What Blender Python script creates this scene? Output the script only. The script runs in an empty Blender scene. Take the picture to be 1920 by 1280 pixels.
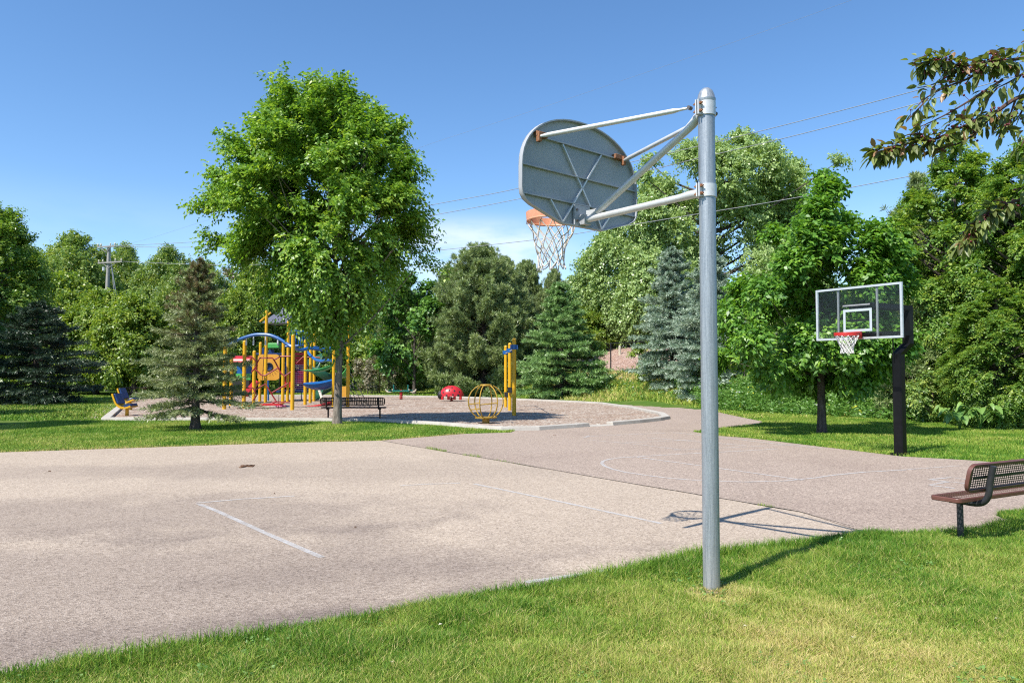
import bpy, math, random
import numpy as np
from mathutils import Vector, Matrix

# ------------------------------------------------------------------ camera, world, sun, exposure
scene = bpy.context.scene
COL = scene.collection
PITCH = math.atan(60 / 1400.0)
CAM_H = 1.65
cam_data = bpy.data.cameras.new('camera')
cam_data.sensor_width = 36.0
cam_data.lens = 36.0 * 1400 / 1920
cam_data.clip_end = 5000
cam = bpy.data.objects.new('camera', cam_data)
COL.objects.link(cam)
cam.location = (0, 0, CAM_H)
cam.rotation_euler = (math.pi / 2 + PITCH, 0, 0)
scene.camera = cam

SUN_EL = math.radians(52)
SHADOW_AZ = math.radians(45)          # shadows run this far from +X towards +Y
world = bpy.data.worlds.new('World')
scene.world = world
world.use_nodes = True
_wt = world.node_tree
_bg = _wt.nodes['Background']
_sky = _wt.nodes.new('ShaderNodeTexSky')
_sky.sky_type = 'NISHITA'
_sky.sun_disc = False
_sky.sun_elevation = SUN_EL
_sky.sun_rotation = math.radians(225)
_sky.altitude = 300
_sky.air_density = 0.9
_sky.dust_density = 0.25
_sky.ozone_density = 2.2
_bg.inputs[1].default_value = 0.13
# a low bank of thin cloud near the horizon, by direction
_tc = _wt.nodes.new('ShaderNodeTexCoord')
_sep = _wt.nodes.new('ShaderNodeSeparateXYZ')
_wt.links.new(_tc.outputs['Generated'], _sep.inputs[0])
_map = _wt.nodes.new('ShaderNodeMapping')
_map.inputs['Scale'].default_value = (7, 7, 22)
_wt.links.new(_tc.outputs['Generated'], _map.inputs[0])
_nz = _wt.nodes.new('ShaderNodeTexNoise')
_nz.inputs['Scale'].default_value = 1.0
_nz.inputs['Detail'].default_value = 6
_nz.inputs['Roughness'].default_value = 0.55
_wt.links.new(_map.outputs[0], _nz.inputs[0])
_el = _wt.nodes.new('ShaderNodeMapRange')
_el.interpolation_type = 'SMOOTHSTEP'
_el.inputs[1].default_value = 0.175; _el.inputs[2].default_value = 0.235
_el.inputs[3].default_value = 1.0; _el.inputs[4].default_value = 0.0
_wt.links.new(_sep.outputs[2], _el.inputs[0])
_nr = _wt.nodes.new('ShaderNodeMapRange')
_nr.inputs[1].default_value = 0.30; _nr.inputs[2].default_value = 0.55
_wt.links.new(_nz.outputs[0], _nr.inputs[0])
_mu = _wt.nodes.new('ShaderNodeMath'); _mu.operation = 'MULTIPLY'
_wt.links.new(_el.outputs[0], _mu.inputs[0]); _wt.links.new(_nr.outputs[0], _mu.inputs[1])
_cm = _wt.nodes.new('ShaderNodeMapping'); _cm.vector_type = 'TEXTURE'
_cm.inputs['Location'].default_value = (-0.06, 0.98, 0.160)
_cm.inputs['Scale'].default_value = (0.16, 0.5, 0.06)
_wt.links.new(_tc.outputs['Generated'], _cm.inputs[0])
_cl = _wt.nodes.new('ShaderNodeVectorMath'); _cl.operation = 'LENGTH'
_wt.links.new(_cm.outputs[0], _cl.inputs[0])
_cr = _wt.nodes.new('ShaderNodeMapRange'); _cr.interpolation_type = 'SMOOTHSTEP'
_cr.inputs[1].default_value = 0.35; _cr.inputs[2].default_value = 1.15; _cr.inputs[3].default_value = 0.6; _cr.inputs[4].default_value = 0.06
_wt.links.new(_cl.outputs['Value'], _cr.inputs[0])
_mu2 = _wt.nodes.new('ShaderNodeMath'); _mu2.operation = 'MULTIPLY'
_wt.links.new(_cr.outputs[0], _mu2.inputs[1])
_wt.links.new(_mu.outputs[0], _mu2.inputs[0])
_hs = _wt.nodes.new('ShaderNodeHueSaturation')
_hs.inputs['Saturation'].default_value = 1.17
_hs.inputs['Value'].default_value = 1.0
_wt.links.new(_sky.outputs[0], _hs.inputs['Color'])
_mx = _wt.nodes.new('ShaderNodeMix'); _mx.data_type = 'RGBA'
_wt.links.new(_mu2.outputs[0], _mx.inputs[0])
_wt.links.new(_hs.outputs[0], _mx.inputs[6])
_mx.inputs[7].default_value = (5.4, 5.7, 6.2, 1)
_wt.links.new(_mx.outputs[2], _bg.inputs[0])

sun_data = bpy.data.lights.new('sun', 'SUN')
sun_data.energy = 4.6
sun_data.angle = math.radians(0.53)
sun_data.color = (1.0, 0.95, 0.87)
sun = bpy.data.objects.new('sun', sun_data)
COL.objects.link(sun)
SUN_DIR = Vector((math.cos(SHADOW_AZ) * math.cos(SUN_EL), math.sin(SHADOW_AZ) * math.cos(SUN_EL), -math.sin(SUN_EL)))
sun.rotation_euler = SUN_DIR.to_track_quat('-Z', 'Y').to_euler()

scene.view_settings.view_transform = 'Standard'
scene.view_settings.look = 'None'
scene.view_settings.gamma = 1
scene.view_settings.exposure = 0.72
scene.cycles.filter_width = 1.15
scene.cycles.use_denoising = False
scene.cycles.use_adaptive_sampling = False
scene.cycles.sample_clamp_indirect = 4
scene.cycles.max_bounces = 12
scene.cycles.diffuse_bounces = 8
scene.cycles.glossy_bounces = 2
scene.cycles.transmission_bounces = 10
scene.cycles.transparent_max_bounces = 12
scene.cycles.caustics_reflective = False
scene.cycles.caustics_refractive = False

# ------------------------------------------------------------------ survey: photo pixels to places
def ray(px, py):
    xc, yc = (px - 960) / 1400.0, -(py - 640) / 1400.0
    return Vector((xc, math.cos(PITCH) - yc * math.sin(PITCH), math.sin(PITCH) + yc * math.cos(PITCH)))

def G(px, py, z=0.0):                   # the ground point seen at a pixel
    d = ray(px, py)
    t = (z - CAM_H) / d.z
    return Vector((d.x * t, d.y * t, z))

def W(px, py, Y):                       # the point seen at a pixel, Y metres out
    d = ray(px, py)
    t = Y / d.y
    return Vector((d.x * t, Y, CAM_H + d.z * t))

def bank_d(x, y):
    return (x - 9) * 0.86 + (y - 36) * 0.51

def terrain(x, y):
    d = bank_d(np.asarray(x, float), np.asarray(y, float))
    z = np.interp(d, [-1, 0, 1, 6, 7.5, 12, 14, 20], [0, 0.05, 0.3, 1.65, 1.7, 3.3, 3.5, 3.5])
    return z

def T(x, y):
    return float(terrain(x, y))

# ------------------------------------------------------------------ materials
def new_mat(name):
    m = bpy.data.materials.new(name)
    m.use_nodes = True
    nt = m.node_tree
    return m, nt, nt.nodes['Principled BSDF'], nt.nodes['Material Output']

def _coord(nt, scale=1.0, kind='Object'):
    tc = nt.nodes.new('ShaderNodeTexCoord')
    if kind == 'World':
        g = nt.nodes.new('ShaderNodeNewGeometry')
        return g.outputs['Position']
    return tc.outputs[kind]

def noise(nt, vec, scale, detail=4, rough=0.5, dist=0.0):
    n = nt.nodes.new('ShaderNodeTexNoise')
    n.inputs['Scale'].default_value = scale
    n.inputs['Detail'].default_value = detail
    n.inputs['Roughness'].default_value = rough
    n.inputs['Distortion'].default_value = dist
    nt.links.new(vec, n.inputs['Vector'])
    return n.outputs[0]

def ramp(nt, fac, stops):
    r = nt.nodes.new('ShaderNodeValToRGB')
    e = r.color_ramp.elements
    e[0].position, e[0].color = stops[0][0], (*stops[0][1], 1)
    e[1].position, e[1].color = stops[-1][0], (*stops[-1][1], 1)
    for p, c in stops[1:-1]:
        k = e.new(p); k.color = (*c, 1)
    nt.links.new(fac, r.inputs[0])
    return r.outputs[0]

def mix(nt, fac, a, b, mode='MIX'):
    m = nt.nodes.new('ShaderNodeMix'); m.data_type = 'RGBA'; m.blend_type = mode
    for s, v in ((0, fac), (6, a), (7, b)):
        if isinstance(v, (int, float)):
            m.inputs[s].default_value = v
        elif isinstance(v, tuple):
            m.inputs[s].default_value = (*v, 1)
        else:
            nt.links.new(v, m.inputs[s])
    return m.outputs[2]

def mrange(nt, v, a, b, c=0.0, d=1.0):
    m = nt.nodes.new('ShaderNodeMapRange')
    nt.links.new(v, m.inputs[0])
    for i, x in zip((1, 2, 3, 4), (a, b, c, d)):
        m.inputs[i].default_value = x
    return m.outputs[0]

def mmath(nt, op, a, b):
    m = nt.nodes.new('ShaderNodeMath'); m.operation = op
    for i, v in enumerate((a, b)):
        if isinstance(v, (int, float)): m.inputs[i].default_value = v
        else: nt.links.new(v, m.inputs[i])
    return m.outputs[0]

def bump(nt, bsdf, h, strength, dist):
    b = nt.nodes.new('ShaderNodeBump')
    b.inputs['Strength'].default_value = strength
    b.inputs['Distance'].default_value = dist
    nt.links.new(h, b.inputs['Height'])
    nt.links.new(b.outputs[0], bsdf.inputs['Normal'])

def solid(name, col, rough=0.5, metal=0.0, wear=0.12, scale=6.0, spec=0.5, dirt=None, bumpy=0.0):
    col = tuple(c * 0.74 for c in col)
    if dirt: dirt = (tuple(c * 0.74 for c in dirt[0]), dirt[1])
    m, nt, b, out = new_mat(name)
    v = _coord(nt, kind='World')
    n = noise(nt, v, scale, 6, 0.65)
    lo = tuple(c * (1 - wear) for c in col); hi = tuple(min(1, c * (1 + wear)) for c in col)
    c = ramp(nt, n, [(0.3, lo), (0.7, hi)])
    if dirt:
        n2 = noise(nt, v, scale * 2.7, 5, 0.7)
        c = mix(nt, mrange(nt, n2, 0.56, 0.72, 0, dirt[1]), c, dirt[0])
    nt.links.new(c, b.inputs['Base Color'])
    nt.links.new(mrange(nt, n, 0.2, 0.8, max(0.05, rough - 0.12), min(1, rough + 0.12)), b.inputs['Roughness'])
    b.inputs['Metallic'].default_value = metal
    b.inputs['Specular IOR Level'].default_value = spec
    if bumpy:
        bump(nt, b, noise(nt, v, scale * 8, 3), bumpy, 0.004)
    return m

def leaf_mat(name, stops, trans=0.35, tcol=1.6, rough=0.42, spec=0.62):
    m, nt, b, out = new_mat(name)
    at = nt.nodes.new('ShaderNodeAttribute'); at.attribute_name = 'tint'
    c = ramp(nt, at.outputs['Fac'], stops)
    nt.links.new(c, b.inputs['Base Color'])
    b.inputs['Roughness'].default_value = rough
    b.inputs['Specular IOR Level'].default_value = spec
    if trans > 0:
        t = nt.nodes.new('ShaderNodeBsdfTranslucent')
        tc = mix(nt, 1.0, c, (min(1, tcol), min(1, tcol * 0.97), 0.45), 'MULTIPLY')
        nt.links.new(tc, t.inputs['Color'])
        s = nt.nodes.new('ShaderNodeMixShader'); s.inputs[0].default_value = trans
        nt.links.new(b.outputs[0], s.inputs[1]); nt.links.new(t.outputs[0], s.inputs[2])
        nt.links.new(s.outputs[0], out.inputs['Surface'])
    return m

M = {}
M['galv'] = solid('galvanised_steel', (0.42, 0.46, 0.50), 0.42, 0.55, 0.16, 26, dirt=((0.25, 0.27, 0.29), 0.5))
M['grey_paint'] = solid('grey_backboard_paint', (0.52, 0.54, 0.57), 0.5, 0.1, 0.06, 5, dirt=((0.30, 0.30, 0.30), 0.25))
M['white_metal'] = solid('pale_grey_metal', (0.76, 0.77, 0.78), 0.4, 0.25, 0.08, 12, dirt=((0.42, 0.36, 0.31), 0.35))
M['rust'] = solid('rusty_steel', (0.34, 0.14, 0.06), 0.85, 0.1, 0.5, 60, dirt=((0.55, 0.50, 0.46), 1.0))
M['bolt'] = solid('bolt_steel', (0.22, 0.20, 0.19), 0.5, 0.7, 0.3, 90)
M['orange'] = solid('faded_orange_paint', (0.90, 0.40, 0.24), 0.5, 0.0, 0.14, 30, dirt=((0.30, 0.09, 0.04), 0.6))
M['net'] = solid('white_net_cord', (0.72, 0.66, 0.60), 0.85, 0, 0.2, 70, dirt=((0.28, 0.2, 0.15), 0.7))
M['net_white'] = solid('clean_net_cord', (0.82, 0.80, 0.78), 0.85, 0, 0.06, 70)
M['black_steel'] = solid('black_steel_paint', (0.006, 0.006, 0.007), 0.42, 0.0, 0.3, 9, 0.22)
M['red_rim'] = solid('red_rim_paint', (0.62, 0.03, 0.025), 0.4, 0, 0.1, 30)
M['alu'] = solid('aluminium_frame', (0.74, 0.77, 0.79), 0.38, 0.45, 0.12, 14)
M['grey_strip'] = solid('grey_strip', (0.42, 0.42, 0.43), 0.5, 0.3, 0.1, 20)
M['target'] = solid('pale_target_paint', (0.55, 0.62, 0.66), 0.5, 0, 0.05, 20)
M['brown'] = solid('brown_coated_steel', (0.17, 0.068, 0.050), 0.38, 0, 0.10, 14)
M['dark_tube'] = solid('dark_coated_tube', (0.035, 0.036, 0.040), 0.42, 0, 0.15, 20)
M['dark_brown'] = solid('dark_brown_coated_steel', (0.045, 0.022, 0.020), 0.5, 0, 0.15, 14)
M['yellow'] = solid('yellow_powder_coat', (0.84, 0.46, 0.012), 0.38, 0, 0.06, 3, dirt=((0.6, 0.33, 0.02), 0.4))
M['old_yellow'] = solid('worn_yellow_paint', (0.50, 0.30, 0.03), 0.45, 0, 0.15, 14, dirt=((0.25, 0.15, 0.03), 0.6))
M['orange_panel'] = solid('orange_yellow_plastic', (0.80, 0.39, 0.04), 0.5, 0, 0.05, 4)
M['blue'] = solid('blue_powder_coat', (0.012, 0.13, 0.42), 0.35, 0, 0.1, 4)
M['deep_blue'] = solid('deep_blue_plastic', (0.012, 0.05, 0.20), 0.4, 0, 0.12, 4)
M['red'] = solid('red_plastic', (0.60, 0.022, 0.03), 0.35, 0, 0.1, 4)
M['dark_red'] = solid('dark_red_tube', (0.32, 0.02, 0.02), 0.4, 0, 0.1, 6)
M['green'] = solid('green_plastic', (0.09, 0.46, 0.10), 0.4, 0, 0.12, 4)
M['dark_green'] = solid('dark_green_plastic', (0.012, 0.10, 0.05), 0.4, 0, 0.15, 4)
M['teal'] = solid('teal_paint', (0.01, 0.18, 0.15), 0.4, 0, 0.1, 6)
M['purple'] = solid('purple_rope', (0.14, 0.05, 0.20), 0.7, 0, 0.2, 9)
M['pink'] = solid('pink_plastic', (0.60, 0.10, 0.24), 0.5, 0, 0.1, 6)
M['cream'] = solid('cream_plastic', (0.72, 0.66, 0.50), 0.5, 0, 0.05, 6)
M['black'] = solid('black_rubber', (0.015, 0.015, 0.016), 0.6, 0, 0.2, 12)
M['roof'] = solid('slate_blue_roof', (0.10, 0.11, 0.16), 0.5, 0, 0.1, 4)
M['timber'] = solid('brown_timber', (0.10, 0.05, 0.035), 0.8, 0, 0.25, 8)
M['pale_timber'] = solid('weathered_pole_timber', (0.42, 0.40, 0.37), 0.85, 0, 0.15, 4)
M['wire'] = solid('wire_aluminium', (0.42, 0.43, 0.44), 0.5, 0.2, 0.1, 1)
M['stake'] = solid('tan_stake', (0.34, 0.22, 0.10), 0.8, 0, 0.1, 3)
M['fence'] = solid('black_fence_coating', (0.02, 0.02, 0.02), 0.5, 0, 0.1, 3)
M['berry'] = solid('dark_red_berry', (0.16, 0.012, 0.03), 0.3, 0, 0.3, 40)
M['joint'] = solid('dirt_filled_joint', (0.29, 0.245, 0.205), 0.95, 0, 0.5, 25)
M['stone'] = solid('tan_debris', (0.20, 0.10, 0.05), 0.9, 0, 0.4, 30)

def board_mat():
    m, nt, b, out = new_mat('grey_backboard_paint')
    v = _coord(nt, kind='World')
    mp = nt.nodes.new('ShaderNodeMapping'); mp.inputs['Scale'].default_value = (1, 1, 0.07)
    nt.links.new(v, mp.inputs[0])
    st = noise(nt, mp.outputs[0], 34, 5, 0.6)
    n = noise(nt, v, 3.5, 4, 0.5)
    c = ramp(nt, n, [(0.3, (0.315, 0.325, 0.345)), (0.7, (0.37, 0.38, 0.40))])
    c = mix(nt, mrange(nt, st, 0.62, 0.78, 0, 0.55), c, (0.17, 0.165, 0.16))     # rain streaks of grime
    nt.links.new(c, b.inputs['Base Color'])
    b.inputs['Roughness'].default_value = 0.6
    return m

def galv_mat():
    m, nt, b, out = new_mat('galvanised_steel')
    v = _coord(nt, kind='World')
    mp = nt.nodes.new('ShaderNodeMapping'); mp.inputs['Scale'].default_value = (1, 1, 0.035)
    nt.links.new(v, mp.inputs[0])
    st = noise(nt, mp.outputs[0], 90, 6, 0.7)
    sp = nt.nodes.new('ShaderNodeTexVoronoi'); sp.inputs['Scale'].default_value = 120
    nt.links.new(v, sp.inputs['Vector'])
    sep = nt.nodes.new('ShaderNodeSeparateColor'); nt.links.new(sp.outputs['Color'], sep.inputs[0])
    c = ramp(nt, st, [(0.3, (0.20, 0.225, 0.25)), (0.5, (0.31, 0.34, 0.37)), (0.72, (0.43, 0.46, 0.49))])
    c = mix(nt, 0.25, c, ramp(nt, sep.outputs[0], [(0, (0.22, 0.24, 0.27)), (1, (0.46, 0.49, 0.52))]))
    n2 = noise(nt, v, 34, 6, 0.75)
    c = mix(nt, mrange(nt, n2, 0.64, 0.70, 0, 0.75), c, (0.60, 0.62, 0.63))          # scuffs
    g = nt.nodes.new('ShaderNodeSeparateXYZ'); nt.links.new(v, g.inputs[0])
    soil = mmath(nt, 'MULTIPLY', mrange(nt, g.outputs[2], 0.05, 0.42, 1, 0), mrange(nt, st, 0.35, 0.7, 0.1, 1))
    c = mix(nt, mmath(nt, 'MULTIPLY', soil, 0.7), c, (0.50, 0.47, 0.43))              # dust splashed up by rain
    nt.links.new(c, b.inputs['Base Color'])
    b.inputs['Metallic'].default_value = 0.5
    nt.links.new(mrange(nt, st, 0.2, 0.8, 0.34, 0.55), b.inputs['Roughness'])
    bump(nt, b, st, 0.15, 0.003)
    return m
M['galv'] = galv_mat()
M['grey_paint'] = board_mat()
M['soil'] = solid('dry_soil', (0.36, 0.28, 0.17), 0.95, 0, 0.3, 60, dirt=((0.3, 0.22, 0.14), 0.8))

def bark(name, a, b_, scale=9):
    m, nt, b, out = new_mat(name)
    tc = nt.nodes.new('ShaderNodeTexCoord')
    mp = nt.nodes.new('ShaderNodeMapping'); mp.inputs['Scale'].default_value = (1, 1, 0.22)
    nt.links.new(tc.outputs['Object'], mp.inputs[0])
    n = noise(nt, mp.outputs[0], scale, 8, 0.7, 0.4)
    nt.links.new(ramp(nt, n, [(0.35, a), (0.65, b_)]), b.inputs['Base Color'])
    b.inputs['Roughness'].default_value = 0.9
    bump(nt, b, n, 0.8, 0.03)
    return m
M['bark'] = bark('grey_brown_bark', (0.09, 0.072, 0.057), (0.29, 0.245, 0.20), 14)
M['bark_dark'] = bark('dark_bark', (0.03, 0.024, 0.02), (0.12, 0.095, 0.08), 12)
M['bark_red'] = bark('reddish_bark', (0.05, 0.025, 0.02), (0.16, 0.085, 0.065), 14)

M['leaf_elm'] = leaf_mat('elm_leaf', [(0, (0.100, 0.222, 0.033)), (0.5, (0.214, 0.391, 0.049)), (1, (0.463, 0.604, 0.084))], 0.45)
M['leaf_oak'] = leaf_mat('oak_leaf', [(0, (0.066, 0.185, 0.027)), (0.55, (0.147, 0.324, 0.039)), (1, (0.306, 0.506, 0.057))], 0.43)
M['leaf_maple'] = leaf_mat('maple_leaf', [(0, (0.060, 0.169, 0.042)), (0.5, (0.137, 0.290, 0.057)), (1, (0.253, 0.438, 0.078))], 0.37)
M['leaf_cotton'] = leaf_mat('cottonwood_leaf', [(0, (0.198, 0.317, 0.111)), (0.5, (0.382, 0.512, 0.178)), (1, (0.383, 0.505, 0.230))], 0.37, rough=0.35, spec=0.5)
M['leaf_locust'] = leaf_mat('locust_leaf', [(0, (0.089, 0.217, 0.036)), (0.5, (0.190, 0.334, 0.052)), (1, (0.410, 0.506, 0.078))], 0.46)
M['leaf_wood'] = leaf_mat('woodland_leaf', [(0, (0.098, 0.195, 0.047)), (0.5, (0.229, 0.353, 0.078)), (1, (0.483, 0.533, 0.117))], 0.39)
M['leaf_yellow'] = leaf_mat('yellow_green_leaf', [(0, (0.098, 0.195, 0.032)), (0.5, (0.222, 0.345, 0.046)), (1, (0.446, 0.506, 0.078))], 0.43)
M['leaf_grey'] = leaf_mat('grey_green_leaf', [(0, (0.115, 0.128, 0.071)), (0.5, (0.244, 0.235, 0.140)), (1, (0.412, 0.321, 0.234))], 0.32)
M['needle_blue'] = leaf_mat('blue_spruce_needle', [(0, (0.121, 0.198, 0.125)), (0.5, (0.258, 0.360, 0.255)), (1, (0.542, 0.620, 0.512))], 0.12)
M['needle_green'] = leaf_mat('green_spruce_needle', [(0, (0.079, 0.175, 0.052)), (0.5, (0.184, 0.329, 0.098)), (1, (0.353, 0.511, 0.170))], 0.15)
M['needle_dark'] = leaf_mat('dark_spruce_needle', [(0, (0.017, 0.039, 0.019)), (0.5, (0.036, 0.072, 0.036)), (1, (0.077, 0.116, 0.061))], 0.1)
M['needle_thin'] = leaf_mat('sparse_spruce_needle', [(0, (0.20, 0.14, 0.075)), (0.3, (0.225, 0.195, 0.09)), (0.5, (0.205, 0.24, 0.095)), (1, (0.38, 0.43, 0.20))], 0.15)
M['needle_pine'] = leaf_mat('pine_needle', [(0, (0.112, 0.162, 0.057)), (0.5, (0.247, 0.333, 0.120)), (1, (0.463, 0.535, 0.223))], 0.2)
M['leaf_crab'] = leaf_mat('crabapple_leaf', [(0, (0.069, 0.072, 0.026)), (0.4, (0.161, 0.204, 0.055)), (0.85, (0.276, 0.336, 0.088)), (0.88, (0.299, 0.168, 0.077)), (1, (0.414, 0.240, 0.132))], 0.42)
M['leaf_weed'] = leaf_mat('weed_leaf', [(0, (0.068, 0.193, 0.026)), (0.6, (0.179, 0.343, 0.060)), (0.93, (0.303, 0.454, 0.090)), (0.955, (0.620, 0.620, 0.036)), (0.975, (0.620, 0.620, 0.036)), (1, (0.620, 0.620, 0.620))], 0.37)
M['leaf_burdock'] = leaf_mat('burdock_leaf', [(0, (0.127, 0.269, 0.053)), (1, (0.291, 0.460, 0.121))], 0.37)

def grass_mat(name, stops, trans=0.35):
    m, nt, b, out = new_mat(name)
    at = nt.nodes.new('ShaderNodeAttribute'); at.attribute_name = 'tint'
    c = ramp(nt, at.outputs['Fac'], stops)
    nt.links.new(c, b.inputs['Base Color'])
    b.inputs['Roughness'].default_value = 0.5
    b.inputs['Specular IOR Level'].default_value = 0.3
    t = nt.nodes.new('ShaderNodeBsdfTranslucent')
    nt.links.new(c, t.inputs['Color'])
    s = nt.nodes.new('ShaderNodeMixShader'); s.inputs[0].default_value = trans
    nt.links.new(b.outputs[0], s.inputs[1]); nt.links.new(t.outputs[0], s.inputs[2])
    nt.links.new(s.outputs[0], out.inputs['Surface'])
    return m
M['grass_blade'] = grass_mat('grass_blade', [(0, (0.059, 0.170, 0.015)), (0.3, (0.162, 0.313, 0.032)), (0.55, (0.335, 0.435, 0.063)), (0.8, (0.540, 0.509, 0.147)), (1, (0.713, 0.572, 0.263))])

def lawn_mat():
    m, nt, b, out = new_mat('lawn_ground')
    v = _coord(nt, kind='World')
    n1 = noise(nt, v, 0.55, 4, 0.6)
    n2 = noise(nt, v, 26, 4, 0.7)
    c = ramp(nt, n1, [(0.3, (0.060, 0.135, 0.02)), (0.5, (0.10, 0.18, 0.03)), (0.72, (0.20, 0.225, 0.06))])
    c = mix(nt, 0.65, c, ramp(nt, n2, [(0.3, (0.30, 0.32, 0.30)), (0.7, (1.0, 1.0, 0.95))]), 'MULTIPLY')
    nt.links.new(c, b.inputs['Base Color'])
    b.inputs['Roughness'].default_value = 0.95
    b.inputs['Specular IOR Level'].default_value = 0.1
    bump(nt, b, n2, 0.8, 0.04)
    return m
M['lawn'] = lawn_mat()

def paving(name, base, dark, pale, stain, seed):
    m, nt, b, out = new_mat(name)
    v = _coord(nt, kind='World')
    vo = nt.nodes.new('ShaderNodeTexVoronoi'); vo.inputs['Scale'].default_value = 85
    nt.links.new(v, vo.inputs['Vector'])
    vo2 = nt.nodes.new('ShaderNodeTexVoronoi'); vo2.inputs['Scale'].default_value = 36
    nt.links.new(v, vo2.inputs['Vector'])
    off = nt.nodes.new('ShaderNodeMapping'); off.inputs['Location'].default_value = (seed, seed * 0.7, 0)
    nt.links.new(v, off.inputs[0])
    big = noise(nt, off.outputs[0], 0.33, 5, 0.55, 0.6)
    mid = noise(nt, off.outputs[0], 2.2, 6, 0.65)
    sep = nt.nodes.new('ShaderNodeSeparateColor'); nt.links.new(vo.outputs['Color'], sep.inputs[0])
    c = ramp(nt, sep.outputs[0], [(0.0, dark), (0.30, base), (0.62, base), (1.0, pale)])
    sep2 = nt.nodes.new('ShaderNodeSeparateColor'); nt.links.new(vo2.outputs['Color'], sep2.inputs[0])
    c = mix(nt, 0.22, c, ramp(nt, sep2.outputs[1], [(0.0, dark), (0.5, base), (1.0, pale)]))
    c = mix(nt, mrange(nt, big, 0.47, 0.66, 0, stain[1]), c, stain[0], 'MULTIPLY')
    c = mix(nt, mrange(nt, mid, 0.35, 0.75, 0.0, 0.2), c, stain[0], 'MULTIPLY')
    return m, nt, b, c, v, vo

def finish_paving(m, nt, b, c, vo, strength=0.6):
    nt.links.new(c, b.inputs['Base Color'])
    b.inputs['Roughness'].default_value = 0.9
    b.inputs['Specular IOR Level'].default_value = 0.25
    bump(nt, b, vo.outputs['Distance'], strength, 0.01)
    return m

def blob(nt, v, cx, cy, rx, ry, rot, edge=0.35, wob=0.5):
    """0..1 mask of a stain of its own shape lying on the paving"""
    mp = nt.nodes.new('ShaderNodeMapping'); mp.vector_type = 'TEXTURE'
    mp.inputs['Location'].default_value = (cx, cy, 0)
    mp.inputs['Rotation'].default_value = (0, 0, rot)
    mp.inputs['Scale'].default_value = (rx, ry, 1)
    nt.links.new(v, mp.inputs[0])
    ln = nt.nodes.new('ShaderNodeVectorMath'); ln.operation = 'LENGTH'
    nt.links.new(mp.outputs[0], ln.inputs[0])
    n = noise(nt, v, 0.9, 5, 0.6)
    s = mmath(nt, 'ADD', ln.outputs['Value'], mrange(nt, n, 0.25, 0.75, -wob, wob))
    return mrange(nt, s, 1 - edge, 1 + edge, 1, 0)

_m, _nt, _b, _c, _v, _vo = paving('pale_court', (0.408, 0.329, 0.253), (0.176, 0.137, 0.107), (0.589, 0.496, 0.400), ((0.87, 0.86, 0.86), 0.45), 3.0)
for _s in ((G(300, 965), 3.0, 1.3, 0.05, 0.8), (G(150, 1120), 3.4, 2.1, 0.25, 0.9), (G(620, 1165), 1.5, 0.28, 0.55, 0.7), (G(300, 1215), 2.2, 0.5, 0.25, 0.6), (G(60, 885), 4.2, 0.9, 0.0, 0.4), (G(640, 880), 4.5, 1.4, 0.0, 0.35), (G(760, 1060), 1.8, 0.35, 0.35, 0.4)):
    _k = blob(_nt, _v, _s[0].x, _s[0].y, _s[1], _s[2], _s[3])
    _c = mix(_nt, mmath(_nt, 'MULTIPLY', _k, _s[4]), _c, (0.70, 0.69, 0.715), 'MULTIPLY')
M['court'] = finish_paving(_m, _nt, _b, _c, _vo)
_m, _nt, _b, _c, _v, _vo = paving('grey_asphalt', (0.327, 0.254, 0.207), (0.131, 0.103, 0.086), (0.571, 0.469, 0.381), ((0.82, 0.80, 0.80), 0.5), 11.0)
M['asphalt'] = finish_paving(_m, _nt, _b, _c, _vo)

def gravel_mat(name, stops, scale, rough_h=1.0):
    m, nt, b, out = new_mat(name)
    v = _coord(nt, kind='World')
    vo = nt.nodes.new('ShaderNodeTexVoronoi'); vo.inputs['Scale'].default_value = scale
    nt.links.new(v, vo.inputs['Vector'])
    sep = nt.nodes.new('ShaderNodeSeparateColor'); nt.links.new(vo.outputs['Color'], sep.inputs[0])
    c = ramp(nt, sep.outputs[0], stops)
    n = noise(nt, v, 0.7, 5, 0.6)
    c = mix(nt, mrange(nt, n, 0.4, 0.7, 0, 0.5), c, (0.78, 0.60, 0.48), 'MULTIPLY')
    nt.links.new(c, b.inputs['Base Color'])
    b.inputs['Roughness'].default_value = 0.95
    b.inputs['Specular IOR Level'].default_value = 0.1
    bump(nt, b, vo.outputs['Distance'], rough_h * 0.7, 0.04)
    return m
M['gravel'] = gravel_mat('wood_chip_gravel', [(0, (0.102, 0.071, 0.056)), (0.3, (0.275, 0.207, 0.160)), (0.6, (0.377, 0.285, 0.226)), (0.85, (0.506, 0.428, 0.360)), (1, (0.663, 0.656, 0.572))], 19)
M['ballast'] = gravel_mat('pink_ballast', [(0, (0.144, 0.096, 0.084)), (0.4, (0.360, 0.240, 0.192)), (0.8, (0.480, 0.348, 0.288)), (1, (0.600, 0.504, 0.456))], 17)

def kerb_mat():
    m, nt, b, out = new_mat('pale_concrete')
    v = _coord(nt, kind='World')
    n = noise(nt, v, 2.5, 8, 0.7)
    n2 = noise(nt, v, 60, 3)
    c = ramp(nt, n, [(0.3, (0.34, 0.31, 0.27)), (0.7, (0.48, 0.45, 0.40))])
    nt.links.new(c, b.inputs['Base Color']); b.inputs['Roughness'].default_value = 0.9
    bump(nt, b, n2, 0.3, 0.01)
    return m
M['concrete'] = kerb_mat()

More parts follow.
